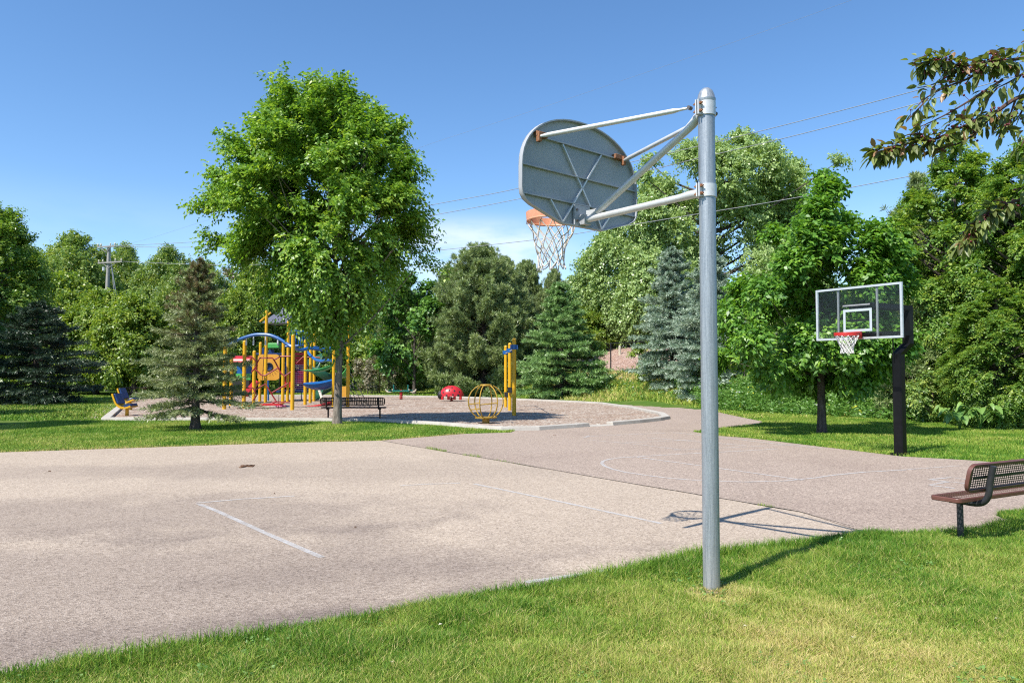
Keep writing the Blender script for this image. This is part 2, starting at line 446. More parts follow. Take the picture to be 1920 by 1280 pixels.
def paint_mat(name, keep=0.5):
    m, nt, b, out = new_mat(name)
    v = _coord(nt, kind='World')
    n = noise(nt, v, 5, 8, 0.75)
    n2 = noise(nt, v, 70, 3, 0.7)
    b.inputs['Base Color'].default_value = (0.54, 0.53, 0.52, 1)
    b.inputs['Roughness'].default_value = 0.85
    t = nt.nodes.new('ShaderNodeBsdfTransparent')
    f = mmath(nt, 'ADD', mrange(nt, n, 0.25, 0.75, keep - 0.35, keep + 0.45), mrange(nt, n2, 0.3, 0.7, -0.25, 0.25))
    s = nt.nodes.new('ShaderNodeMixShader')
    f2 = nt.nodes.new('ShaderNodeClamp'); nt.links.new(f, f2.inputs[0])
    nt.links.new(f2.outputs[0], s.inputs[0])
    nt.links.new(t.outputs[0], s.inputs[1]); nt.links.new(b.outputs[0], s.inputs[2])
    nt.links.new(s.outputs[0], out.inputs['Surface'])
    return m
M['paint'] = paint_mat('worn_white_paint', 0.47)
M['paint_faint'] = paint_mat('faint_white_paint', 0.36)

def glass_mat():
    m, nt, b, out = new_mat('clear_backboard_glass')
    t = nt.nodes.new('ShaderNodeBsdfTransparent'); t.inputs[0].default_value = (0.95, 0.97, 0.97, 1)
    g = nt.nodes.new('ShaderNodeBsdfGlossy'); g.inputs['Roughness'].default_value = 0.03
    d = nt.nodes.new('ShaderNodeBsdfDiffuse'); d.inputs[0].default_value = (0.5, 0.52, 0.52, 1)
    f = nt.nodes.new('ShaderNodeFresnel'); f.inputs[0].default_value = 1.22
    s = nt.nodes.new('ShaderNodeMixShader'); nt.links.new(f.outputs[0], s.inputs[0])
    nt.links.new(t.outputs[0], s.inputs[1]); nt.links.new(g.outputs[0], s.inputs[2])
    s2 = nt.nodes.new('ShaderNodeMixShader'); s2.inputs[0].default_value = 0.004
    nt.links.new(s.outputs[0], s2.inputs[1]); nt.links.new(d.outputs[0], s2.inputs[2])
    nt.links.new(s2.outputs[0], out.inputs['Surface'])
    return m
M['glass'] = glass_mat()

# ------------------------------------------------------------------ objects, parts and mesh building
ORIGIN = {}
def tag(o, label=None, cat=None, group=None, kind=None):
    if label: o['label'] = label
    if cat: o['category'] = cat
    if group: o['group'] = group
    if kind: o['kind'] = kind
    return o

def empty(name, loc, label=None, cat=None, group=None):
    o = bpy.data.objects.new(name, None)
    o.empty_display_size = 0.2
    COL.objects.link(o)
    o.location = loc
    ORIGIN[o.name] = Vector(loc)
    return tag(o, label, cat, group)

def link(name, me, parent=None):
    o = bpy.data.objects.new(name, me)
    COL.objects.link(o)
    if parent is not None:
        o.parent = parent
        ORIGIN[o.name] = ORIGIN[parent.name].copy()
    else:
        ORIGIN[o.name] = Vector((0, 0, 0))
    return o

class MB:
    def __init__(s):
        s.v, s.f = [], []
    def add(s, vs, fs):
        k = len(s.v)
        s.v += [Vector(a) for a in vs]
        s.f += [tuple(i + k for i in f) for f in fs]
        return s
    def box(s, c, size, axes=None, bev=0.0):
        ax = axes or (Vector((1, 0, 0)), Vector((0, 1, 0)), Vector((0, 0, 1)))
        c = Vector(c); h = [q / 2 for q in size]
        if bev <= 0:
            vs = [c + ax[0] * (h[0] * i) + ax[1] * (h[1] * j) + ax[2] * (h[2] * k) for i in (-1, 1) for j in (-1, 1) for k in (-1, 1)]
            return s.add(vs, [(0, 1, 3, 2), (4, 6, 7, 5), (0, 4, 5, 1), (2, 3, 7, 6), (0, 2, 6, 4), (1, 5, 7, 3)])
        b = bev                                            # chamfered along the first two axes' outline
        pts = [(-h[0] + b, -h[1]), (h[0] - b, -h[1]), (h[0], -h[1] + b), (h[0], h[1] - b), (h[0] - b, h[1]), (-h[0] + b, h[1]), (-h[0], h[1] - b), (-h[0], -h[1] + b)]
        return s.prism(pts, c, ax[0], ax[1], ax[2], -h[2], h[2])
    def prism(s, pts, o, u, v, n, a, b):
        o = Vector(o); N = len(pts)
        vs = [o + u * p[0] + v * p[1] + n * a for p in pts] + [o + u * p[0] + v * p[1] + n * b for p in pts]
        fs = [tuple(range(N - 1, -1, -1)), tuple(range(N, 2 * N))] + [(i, (i + 1) % N, N + (i + 1) % N, N + i) for i in range(N)]
        return s.add(vs, fs)
    def tube(s, pts, r, seg=10, closed=False, cap=True):
        pts = [Vector(p) for p in pts]; n = len(pts)
        rs = r if isinstance(r, (list, tuple)) else [r] * n
        ups = None; rings = []
        for i, p in enumerate(pts):
            a = pts[(i - 1) % n] if (closed or i > 0) else p
            b = pts[(i + 1) % n] if (closed or i < n - 1) else p
            t = (b - a).normalized() if (b - a).length > 1e-9 else Vector((0, 0, 1))
            if ups is None:
                ups = Vector((0, 0, 1)) if abs(t.z) < 0.9 else Vector((1, 0, 0))
            x = ups - t * ups.dot(t)
            if x.length < 1e-4:
                x = t.orthogonal()
            x.normalize(); ups = x
            y = t.cross(x)
            rings.append([p + (x * math.cos(2 * math.pi * k / seg) + y * math.sin(2 * math.pi * k / seg)) * rs[i] for k in range(seg)])
        vs = [q for rg in rings for q in rg]; fs = []
        for i in range(n if closed else n - 1):
            j = (i + 1) % n
            for k in range(seg):
                l = (k + 1) % seg
                fs.append((i * seg + k, i * seg + l, j * seg + l, j * seg + k))
        if cap and not closed:
            fs.append(tuple(range(seg - 1, -1, -1)))
            fs.append(tuple((n - 1) * seg + k for k in range(seg)))
        return s.add(vs, fs)
    def lathe(s, prof, o, seg=24, axis=None):
        """profile (radius, height) about an axis through o"""
        o = Vector(o); n = axis or Vector((0, 0, 1)); x = n.orthogonal().normalized(); y = n.cross(x)
        vs, fs = [], []
        for r, h in prof:
            for k in range(seg):
                a = 2 * math.pi * k / seg
                vs.append(o + n * h + (x * math.cos(a) + y * math.sin(a)) * r)
        for i in range(len(prof) - 1):
            for k in range(seg):
                l = (k + 1) % seg
                fs.append((i * seg + k, i * seg + l, (i + 1) * seg + l, (i + 1) * seg + k))
        fs.append(tuple(range(seg - 1, -1, -1))); fs.append(tuple((len(prof) - 1) * seg + k for k in range(seg)))
        return s.add(vs, fs)
    def ball(s, c, r, seg=16, rings=10, scale=(1, 1, 1), zmin=-1.0):
        prof = []
        for i in range(rings + 1):
            a = -math.pi / 2 + math.pi * i / rings
            if math.sin(a) < zmin: continue
            prof.append((max(1e-3, math.cos(a)), math.sin(a)))
        vs, fs = [], []
        for q, h in prof:
            for k in range(seg):
                a = 2 * math.pi * k / seg
                vs.append(Vector(c) + Vector((q * math.cos(a) * r * scale[0], q * math.sin(a) * r * scale[1], h * r * scale[2])))
        for i in range(len(prof) - 1):
            for k in range(seg):
                l = (k + 1) % seg
                fs.append((i * seg + k, i * seg + l, (i + 1) * seg + l, (i + 1) * seg + k))
        fs.append(tuple(range(seg - 1, -1, -1))); fs.append(tuple((len(prof) - 1) * seg + k for k in range(seg)))
        return s.add(vs, fs)
    def build(s, name, mat, parent=None, smooth=True, bevel=0.0):
        o0 = ORIGIN[parent.name] if parent is not None else Vector((0, 0, 0))
        me = bpy.data.meshes.new(name)
        me.from_pydata([tuple(v - o0) for v in s.v], [], s.f)
        me.materials.append(mat)
        if smooth:
            me.polygons.foreach_set('use_smooth', [True] * len(me.polygons))
            try: me.set_sharp_from_angle(angle=math.radians(38))
            except Exception: pass
        me.update()
        o = link(name, me, parent)
        if bevel:
            b = o.modifiers.new('edge', 'BEVEL'); b.width = bevel; b.segments = 2; b.limit_method = 'ANGLE'
        return o

def smooth_path(pts, n=8):
    """Catmull-Rom through points"""
    P = [Vector(p) for p in pts]; out = []
    for i in range(len(P) - 1):
        a = P[max(0, i - 1)]; b = P[i]; c = P[i + 1]; d = P[min(len(P) - 1, i + 2)]
        for k in range(n):
            t = k / n
            out.append(0.5 * ((2 * b) + (c - a) * t + (2 * a - 5 * b + 4 * c - d) * t * t + (3 * b - a - 3 * c + d) * t ** 3))
    out.append(P[-1])
    return out

def children(o):
    return [c for c in list(bpy.data.objects) if c.parent == o]

def copy_tree(o, parent=None):
    c = o.copy(); COL.objects.link(c)
    if parent is not None: c.parent = parent
    ORIGIN[c.name] = ORIGIN[o.name].copy()
    for ch in children(o): copy_tree(ch, c)
    return c

def np_mesh(name, verts, nper, mat, tint=None, parent=None, faces=None, smooth=False):
    """verts (N*nper, 3): one polygon of nper corners each, unless faces (list of index arrays by size) are given"""
    verts = np.asarray(verts, np.float32)
    o0 = ORIGIN[parent.name] if parent is not None else Vector((0, 0, 0))
    verts = verts - np.array(o0, np.float32)
    me = bpy.data.meshes.new(name)
    me.vertices.add(len(verts)); me.vertices.foreach_set('co', verts.ravel())
    if faces is None:
        n = len(verts) // nper
        idx = np.arange(len(verts), dtype=np.int32); start = np.arange(n, dtype=np.int32) * nper
    else:
        idx = np.concatenate([f.ravel() for f in faces]).astype(np.int32)
        sizes = np.concatenate([np.full(len(f), f.shape[1]) for f in faces]); n = len(sizes)
        start = np.concatenate([[0], np.cumsum(sizes)[:-1]]).astype(np.int32)
    me.loops.add(len(idx)); me.loops.foreach_set('vertex_index', idx)
    me.polygons.add(n); me.polygons.foreach_set('loop_start', start)
    if smooth: me.polygons.foreach_set('use_smooth', np.ones(n, bool))
    me.update(calc_edges=True)
    if tint is not None:
        a = me.attributes.new('tint', 'FLOAT', 'POINT'); a.data.foreach_set('value', np.asarray(tint, np.float32))
    me.materials.append(mat)
    return link(name, me, parent)
# ------------------------------------------------------------------ foliage generators
def nrm(a):
    return a / np.maximum(np.linalg.norm(a, axis=-1, keepdims=True), 1e-9)

def rnd_dir(rng, n):
    return nrm(rng.normal(size=(n, 3)))

def kites(p, ax, nr, ln, w, fold=0.12, droop=0.0):
    """leaf blades: p base, ax along, nr face normal; returns (n*4,3)"""
    ax = nrm(ax); side = nrm(np.cross(nr, ax)); nr = np.cross(ax, side)
    ln = np.asarray(ln).reshape(-1, 1); w = np.asarray(w).reshape(-1, 1)
    mid = p + ax * ln * 0.42
    v = np.stack([p, mid + side * w * 0.5 + nr * w * fold, p + ax * ln - np.array([0, 0, 1.0]) * ln * droop, mid - side * w * 0.5 + nr * w * fold], 1)
    return v.reshape(-1, 3)

def sprays(rng, P, D, L, nl, ll, lw, up=0.75, jit=0.35, droop=0.25, spread=0.9, out=None, face=0.0):
    """leafy twigs: from P along D, nl leaves each, laid out left and right of the twig"""
    n = len(P); D = nrm(D)
    L = np.broadcast_to(np.asarray(L, float), (n,))
    U = nrm(np.array([0, 0, up]) + rng.normal(size=(n, 3)) * jit)
    S = nrm(np.cross(D, U)); N = np.cross(S, D)
    t = (np.arange(nl) + 0.6) / nl
    t = np.broadcast_to(t, (n, nl)) + rng.uniform(-0.4, 0.4, (n, nl)) / nl
    sg = np.where(np.arange(nl) % 2 == 0, 1.0, -1.0)[None, :, None]
    pos = P[:, None] + D[:, None] * (t * L[:, None])[..., None]
    pos[..., 2] -= droop * (t ** 2) * L[:, None]
    pos += rng.normal(size=pos.shape) * ll * 0.25
    ax = D[:, None] * (0.75 - 0.3 * face) + S[:, None] * sg * spread + rng.normal(size=pos.shape) * 0.3
    ax[..., 2] -= 0.15 + 0.35 * face
    nr = N[:, None] * (1 - 0.35 * face) + rng.normal(size=pos.shape) * 0.38
    if out is not None: nr = nr + out[:, None] * face
    k = n * nl
    ln = ll * rng.uniform(0.65, 1.2, k); w = lw * rng.uniform(0.75, 1.2, k)
    v = kites(pos.reshape(-1, 3), ax.reshape(-1, 3), nr.reshape(-1, 3), ln, w, droop=0.12)
    tb = np.clip(rng.normal(0.5, 0.17, (n, 1)) + rng.normal(0, 0.14, (n, nl)), 0, 1)
    return v, np.repeat(tb.ravel(), 4)

def crown_sprays(rng, lobes, n, L, nl, ll, lw, axis=(0, 0), up=0.75, jit=0.35, droop=0.25, inner=0.5, outb=0.55, upb=0.3, face=0.8, spread=0.9, dw=0.75):
    c = np.array([l[:3] for l in lobes]); r = np.array([l[3] for l in lobes])
    i = rng.choice(len(lobes), n, p=r ** 2 / (r ** 2).sum())
    out = c[i].copy(); out[:, 0] -= axis[0]; out[:, 1] -= axis[1]; out[:, 2] -= c[:, 2].mean() * 0.8
    out = nrm(out)
    d = nrm(rnd_dir(rng, n) + out * 0.55)
    P = c[i] + d * (r[i] * rng.uniform(inner, 0.95, n) - L * 0.5)[:, None]
    D = d * dw + out * outb + np.array([0, 0, upb]) + rng.normal(size=(n, 3)) * 0.25
    return sprays(rng, P, D, L * rng.uniform(0.7, 1.25, n), nl, ll, lw, up, jit, droop, spread, nrm(out * np.array([1, 1, .6]) + d * 0.5), face)

def profile_lobes(rng, K, prof, lr, inner=0.25):
    """lobe centres filling a crown whose radius at height h is prof [(h, r), ...]"""
    hs = np.array([p[0] for p in prof]); rs = np.array([p[1] for p in prof])
    hh = np.linspace(hs[0], hs[-1], 200); w = np.interp(hh, hs, rs) ** 1.3 + 0.05
    cum = np.cumsum(w) / w.sum(); out = []
    for k in range(K):
        h = np.interp((k + rng.uniform(0.2, 0.8)) / K, cum, hh)
        R = np.interp(h, hs, rs); r = lr * rng.uniform(0.7, 1.25)
        r = min(r, R * 0.75 + 0.1)
        a = k * 2.39996 + rng.uniform(-0.4, 0.4)
        f = rng.uniform(0.75, 1.06) if rng.random() > inner else rng.uniform(0.1, 0.6)
        q = max(0, R - r * 0.8) * f
        out.append((q * math.cos(a), q * math.sin(a), h, r))
    return out

def limb_tubes(mb, rng, lobes, trunk_pts, trunk_r, every=1, r0=0.06, twig=0.012):
    tp = [Vector(p) for p in trunk_pts]
    for k, (x, y, z, r) in enumerate(lobes):
        if k % every: continue
        e = Vector((x, y, z))
        zz = z - 0.55 * math.hypot(x - tp[-1].x * 0.5, y) - 0.3
        zz = min(max(zz, tp[0].z + (tp[-1].z - tp[0].z) * 0.28), tp[-1].z)
        f = (zz - tp[0].z) / (tp[-1].z - tp[0].z) * (len(tp) - 1)
        i = min(int(f), len(tp) - 2); b = tp[i].lerp(tp[i + 1], f - i)
        m = b.lerp(e, 0.5) + Vector((rng.uniform(-.12, .12), rng.uniform(-.12, .12), -0.06)) * (e - b).length
        rr = max(twig, r0 * min(1, (e - b).length / 4 + 0.25))
        mb.tube(smooth_path([b, m, e], 3), [rr * (1 - 0.13 * q) for q in range(7)], 5, cap=False)

def trunk_mb(pts, r0, r1, flare=1.5, seg=10):
    mb = MB(); P = smooth_path(pts, 6); n = len(P)
    rs = []
    for i in range(n):
        t = i / (n - 1)
        rs.append((r0 + (r1 - r0) * t) * (1 + (flare - 1) * math.exp(-t * 22)))
    mb.tube(P, rs, seg)
    return mb

class Proto:
    """crown and trunk meshes shared by the copies of one kind of tree"""
    def __init__(s, crown, trunk): s.crown, s.trunk = crown, trunk

def proto_from(tree_root):
    ch = children(tree_root)
    return Proto([c for c in ch if c.name.startswith('crown')][0].data, [c for c in ch if c.name.startswith('trunk')][0].data)

def make_broadleaf(name, loc, label, cat, group, lobes, n, L, nl, ll, lw, mat, seed, trunk_pts, tr, bark_='bark', every=1, r0=0.06, **kw):
    rng = np.random.default_rng(seed); rr = random.Random(seed)
    root = empty(name, loc, label, cat, group)
    o = np.array(loc)
    v, t = crown_sprays(rng, lobes, n, L, nl, ll, lw, **kw)
    np_mesh('crown', v + o, 4, M[mat], t, root)
    mb = trunk_mb(trunk_pts, tr[0], tr[1])
    limb_tubes(mb, rr, lobes, trunk_pts, tr[0], every, r0)
    mb.v = [q + Vector(loc) for q in mb.v]
    mb.build('trunk', M[bark_], root)
    return root

def plant_copy(name, proto, loc, scale, rot, label, group, cat='tree'):
    root = empty(name, loc, label, cat, group)
    root.scale = scale; root.rotation_euler = (0, 0, rot)
    link('crown', proto.crown, root); link('trunk', proto.trunk, root)
    return root

# conifers ---------------------------------------------------------
def needle_twigs(rng, S, D, L, per, nl, nw, spread=0.85):
    n = len(S); D = nrm(D)
    t = rng.uniform(0.05, 1.0, (n, per))
    pos = S[:, None] + D[:, None] * (t * L[:, None])[..., None]
    rd = nrm(rng.normal(size=(n, per, 3)))
    rd = rd - D[:, None] * (rd * D[:, None]).sum(-1, keepdims=True)
    ax = nrm(D[:, None] * 0.75 + nrm(rd) * spread + np.array([0, 0, 0.12]))
    nr = rng.normal(size=(n, per, 3)) + np.array([0, 0, 0.8])
    k = n * per
    v = kites(pos.reshape(-1, 3), ax.reshape(-1, 3), nr.reshape(-1, 3), nl * rng.uniform(0.7, 1.25, k), nw * rng.uniform(0.8, 1.2, k), 0.0)
    tb = np.clip(rng.normal(0.5, 0.15, (n, 1)) + 0.22 * (t - 0.5) + rng.normal(0, 0.12, (n, per)), 0, 1)
    return v, tb

def make_spruce(name, loc, label, group, H, R, z0, mat, seed, whorls, per_whorl, twigs, needles, nl, nw, droop=0.25, tilt=0.35, tipdens=1.0, gap=0.0, brown_top=None, bark_='bark_dark', power=0.85, squash=0.5, lean=0.0):
    rng = np.random.default_rng(seed); rr = random.Random(seed)
    root = empty(name, loc, label, 'tree', group)
    o = np.array(loc)
    S, D, L, Zf = [], [], [], []
    tm = trunk_mb([(0, 0, 0), (0, 0, H * 0.5), (lean, 0, H * 0.99)], R * 0.055 + 0.05, 0.015, 1.35)
    for w in range(whorls):
        f = (w + 0.5) / whorls
        z = z0 + (H - z0) * f ** 0.95
        prof = (1 - f) ** power
        for b in range(per_whorl):
            if rr.random() < gap: continue
            bl = R * prof * rr.uniform(0.58, 1.2) + 0.12
            a = w * 1.9 + b * 2 * math.pi / per_whorl + rr.uniform(-0.35, 0.35)
            el = tilt * (f * 1.6 - 0.25) + rr.uniform(-0.1, 0.1)
            d = np.array([math.cos(a) * math.cos(el), math.sin(a) * math.cos(el), math.sin(el)])
            zz = z + rr.uniform(-0.5, 0.5) * (H - z0) / whorls
            base = np.array([lean * f, 0, zz])
            end = base + d * bl; 
            mid = base + d * bl * 0.55 + np.array([0, 0, -droop * bl * 0.3])
            end[2] -= droop * bl * 0.25
            tm.tube([Vector(base), Vector(mid), Vector(end)], [0.012 + bl * 0.012, 0.008 + bl * 0.007, 0.005], 4, cap=False)
            nt_ = max(4, int(twigs * (0.35 + bl / R)))
            side = np.cross(d, [0, 0, 1.0])
            for q in range(nt_):
                s = 1 - (1 - q / nt_) ** 1.0 * 0.82 if nt_ else 1
                s = min(1.0, s + rr.uniform(-0.05, 0.05))
                p = (1 - s) ** 2 * base + 2 * s * (1 - s) * mid + s * s * end
                sg = 1 if q % 2 else -1
                tl = bl * (0.34 * (1.1 - s) + 0.16) * rr.uniform(0.7, 1.2)
                dd = d * 0.9 + side * sg * rr.uniform(0.5, 1.0) + np.array([0, 0, rr.uniform(-0.35, 0.15) * squash])
                S.append(p); D.append(dd); L.append(tl); Zf.append(f)
            S.append(end - d * bl * 0.25); D.append(d + np.array([0, 0, .1])); L.append(bl * 0.3); Zf.append(f)
    S = np.array(S); D = np.array(D); L = np.array(L); Zf = np.array(Zf)
    v, tb = needle_twigs(rng, S, D, L, needles, nl, nw)
    if brown_top:
        k = np.clip((Zf - brown_top[0]) / (brown_top[1] - brown_top[0]), 0, 1)[:, None]
        hit = (rng.random((len(S), 1)) < k * 0.85)
        tb = np.where(hit, tb * 0.30, 0.42 + tb * 0.55)
    np_mesh('crown', v + o, 4, M[mat], np.repeat(tb.ravel(), 4), root)
    tm.v = [q + Vector(loc) for q in tm.v]
    tm.build('trunk', M[bark_], root)
    return root

def make_pine(name, loc, label, group, H, prof, z0, mat, seed, n_br, tufts, needles, nl, nw, bark_='bark_dark'):
    rng = np.random.default_rng(seed); rr = random.Random(seed)
    root = empty(name, loc, label, 'tree', group)
    tm = trunk_mb([(0, 0, 0), (0.1, 0, H * 0.5), (0, 0, H * 0.97)], 0.05 + H * 0.017, 0.03, 1.3)
    C, D = [], []
    for b in range(n_br):
        f = (b + 0.5) / n_br
        z = z0 + (H - z0) * f
        R = np.interp(f, [p[0] for p in prof], [p[1] for p in prof]) * rr.uniform(0.65, 1.12)
        a = b * 2.39996 + rr.uniform(-0.3, 0.3)
        el = rr.uniform(0.0, 0.45) + f * 0.35
        d = np.array([math.cos(a) * math.cos(el), math.sin(a) * math.cos(el), math.sin(el)])
        base = np.array([0, 0, z - R * 0.3]); end = base + d * R
        mid = base + d * R * 0.5 + np.array([0, 0, -R * 0.1])
        tm.tube([Vector(base), Vector(mid), Vector(end)], [0.03 + R * 0.012, 0.02 + R * 0.006, 0.012], 4, cap=False)
        for q in range(max(3, int(tufts * (0.4 + R / 2.5)))):
            s = 0.25 + 0.75 * rr.random() ** 0.6
            p = (1 - s) ** 2 * base + 2 * s * (1 - s) * mid + s * s * end
            off = rng.normal(size=3) * 0.26 * min(1, R) * np.array([1, 1, 0.7])
            C.append(p + off); D.append(d * 0.6 + nrm(off) * 0.6 + np.array([0, 0, 0.55]))
    C = np.array(C); D = nrm(np.array(D)); n = len(C)
    rd = nrm(rng.normal(size=(n, needles, 3)) + D[:, None] * 1.0)
    pos = C[:, None] - D[:, None] * rng.uniform(0, 0.16, (n, needles, 1))
    k = n * needles
    v = kites(pos.reshape(-1, 3) + rd.reshape(-1, 3) * 0.02, rd.reshape(-1, 3), rng.normal(size=(k, 3)), nl * rng.uniform(0.7, 1.2, k), np.full(k, nw), 0.0)
    tb = np.clip(rng.normal(0.48, 0.17, (n, 1)) + rng.normal(0, 0.13, (n, needles)), 0, 1)
    np_mesh('crown', v + np.array(loc), 4, M[mat], np.repeat(tb.ravel(), 4), root)
    tm.v = [q + Vector(loc) for q in tm.v]
    tm.build('trunk', M[bark_], root)
    return root
# ------------------------------------------------------------------ ground, paving, kerb, markings
def sheet(name, pts, z, mat, kind='structure', sub=None):
    """flat paved area with a slightly irregular edge"""
    rr = random.Random(len(pts) * 7 + int(z * 1e4)); out = []
    for i, p in enumerate(pts):
        q = pts[(i + 1) % len(pts)]; p = Vector(p); q = Vector(q); L = (q - p).length
        n = max(1, min(40, int(L / 0.35))) if (sub and L < 40) else 1
        for k in range(n):
            a = p.lerp(q, k / n)
            if k and sub:
                d = (q - p).normalized(); a = a + Vector((-d.y, d.x, 0)) * rr.uniform(-sub, sub)
            out.append((a.x, a.y, z))
    me = bpy.data.meshes.new(name)
    import bmesh
    bm = bmesh.new()
    f = bm.faces.new([bm.verts.new(p) for p in out])
    bmesh.ops.triangulate(bm, faces=[f])
    bmesh.ops.recalc_face_normals(bm, faces=bm.faces)
    for g in bm.faces:
        if g.normal.z < 0: g.normal_flip()
    bm.to_mesh(me); bm.free()
    me.materials.append(mat)
    return tag(link(name, me), kind=kind)

xs = np.array([-1500, -700, -300, -160, -110] + list(range(-80, 81)) + [110, 160, 300, 700, 1500], float)
ys = np.array([-300, -100, -40] + list(range(-14, 111)) + [130, 170, 260, 600, 1500], float)
gx, gy = np.meshgrid(xs, ys)
gv = np.stack([gx.ravel(), gy.ravel(), terrain(gx, gy).ravel()], 1)
nx, ny = len(xs), len(ys)
ii = (np.arange(ny - 1)[:, None] * nx + np.arange(nx - 1)[None, :]).ravel()
tag(np_mesh('lawn', gv, 4, M['lawn'], faces=[np.stack([ii, ii + 1, ii + nx + 1, ii + nx], 1)], smooth=True), kind='structure')

SEAM = [G(715, 826), G(1110, 894), G(1500, 960), G(1640, 1003)]
COURT = [G(715, 826), G(530, 830), G(300, 838), G(0, 848), G(-700, 885), G(-1700, 960), G(-900, 1500), G(-200, 1310), G(0, 1277), G(125, 1255), G(275, 1234), G(400, 1210), G(550, 1184), G(700, 1159), G(950, 1114), G(1000, 1108), G(1168, 1077), G(1311, 1045), G(1479, 1024), G(1640, 1003), G(1500, 960), G(1110, 894)]
ASPH = [G(715, 826), G(1110, 894), G(1500, 960), G(1640, 1003), G(1700, 1006), G(1790, 1002), G(1850, 995), G(1895, 984), G(1905, 976), G(1880, 973), G(1868, 967), G(1884, 961), G(1925, 959), G(2100, 955), G(2300, 960), G(2300, 900), G(1930, 872),
        G(1813, 863), G(1690, 856), G(1600, 845), G(1500, 833), G(1400, 821), G(1345, 817), G(1299, 809.5), G(1347, 803.5), G(1392, 798.5), G(1420, 795.5), G(1433, 791), G(1379, 780), G(1318, 766.5), G(1272, 762.5), G(1209, 757.5), G(1130, 755),
        G(1050, 770), G(1000, 795), G(957, 811), G(870, 813.5), G(800, 819)]
sheet('pavement', COURT, 0.004, M['court'], sub=0.018)
sheet('asphalt_pavement', ASPH, 0.009, M['asphalt'], sub=0.012)

KERB_PX = [(188, 789), (320, 789.5), (450, 790), (560, 790.5), (640, 791), (705, 792), (760, 795), (825, 799), (875, 803.5), (940, 808), (1012, 807), (1082, 802), (1106, 800), (1128, 799), (1150, 798), (1200, 793.5), (1240, 789), (1258, 785.5), (1247, 778.5), (1187, 766), (1131, 758), (1080, 755), (1012, 752), (935, 748.5), (856, 746), (762, 744), (600, 743), (430, 743), (300, 744.5), (243, 749), (226, 759), (207, 774)]
KO = [G(*p) for p in KERB_PX]
def inset(loop, d):
    out = []; n = len(loop)
    for i in range(n):
        a, b, c = loop[i - 1], loop[i], loop[(i + 1) % n]
        n1 = Vector((-(b - a).y, (b - a).x, 0)).normalized(); n2 = Vector((-(c - b).y, (c - b).x, 0)).normalized()
        m = (n1 + n2).normalized(); k = d / max(0.45, m.dot(n1))
        out.append(b + m * k)
    return out
_area = sum(KO[i - 1].x * KO[i].y - KO[i].x * KO[i - 1].y for i in range(len(KO)))
if _area < 0: KO.reverse()
KI = inset(KO, 0.30)
_mb = MB(); _n = len(KO)
_open = [KO.index(p) for p in [q for q in KO if abs(q.x - G(1106, 800).x) < 0.01 or abs(q.x - G(1128, 799).x) < 0.01]]
for i in range(_n):
    j = (i + 1) % _n
    low = (i in _open or j in _open) and not (abs(KO[i].x - G(1082, 802).x) < 0.01 or abs(KO[j].x - G(1082, 802).x) < 0.01)
    h = 0.035 if low else 0.12
    U = Vector((0, 0, 1)); a, b, c, d = KO[i], KO[j], KI[j], KI[i]
    s = 0.03
    a2, b2 = a.lerp(d, s / 0.30), b.lerp(c, s / 0.30)
    _mb.add([a, b, c, d, a2 + U * h, b2 + U * h, c + U * h, d + U * h], [(4, 5, 6, 7), (0, 1, 5, 4), (3, 7, 6, 2), (0, 4, 7, 3), (1, 2, 6, 5)])
tag(_mb.build('kerb', M['concrete'], smooth=False, bevel=0.012), kind='structure')
sheet('gravel', inset(KO, 0.2), 0.03, M['gravel'])
# concrete walk on the left and behind the play area
sheet('path', [G(150, 789), G(184, 788), G(205, 772), G(222, 757), G(238, 746.5), G(150, 744.5), G(-300, 744.5), G(-300, 749), G(120, 750.5), G(196, 752), G(186, 766)], 0.006, M['asphalt'])
# gravel railway bed above the bank
_q = []; _f = []
_u = Vector((0.51, -0.86, 0)).normalized(); _w = Vector((0.86, 0.51, 0)).normalized()
_ds = [7.6, 9, 10.5, 12, 13.6, 18]
for k in range(61):
    for d in _ds:
        p = Vector((9, 36, 0)) + _u * (-60 + k * 1.7) + _w * d
        _q.append((p.x, p.y, T(p.x, p.y) + 0.09 + (0.25 if d > 13 else 0)))
for k in range(60):
    for j in range(len(_ds) - 1):
        a = k * len(_ds) + j; _f.append((a, a + 1, a + 1 + len(_ds), a + len(_ds)))
_me = bpy.data.meshes.new('embankment'); _me.from_pydata(_q, [], _f); _me.materials.append(M['ballast'])
tag(link('embankment', _me), kind='structure')

def stripes(name, lines, z, mat):
    mb = MB()
    for w, pl in lines:
        P = [Vector((p.x, p.y, z)) for p in (G(*q) for q in pl)]
        L, R = [], []
        for i, p in enumerate(P):
            a = P[max(0, i - 1)]; b = P[min(len(P) - 1, i + 1)]
            t = (b - a).normalized(); s = Vector((-t.y, t.x, 0)) * w / 2
            L.append(p + s); R.append(p - s)
        n = len(P)
        mb.add(L + R, [(i, n + i, n + i + 1, i + 1) for i in range(n - 1)])
    return tag(mb.build(name, mat, smooth=False), kind='structure')

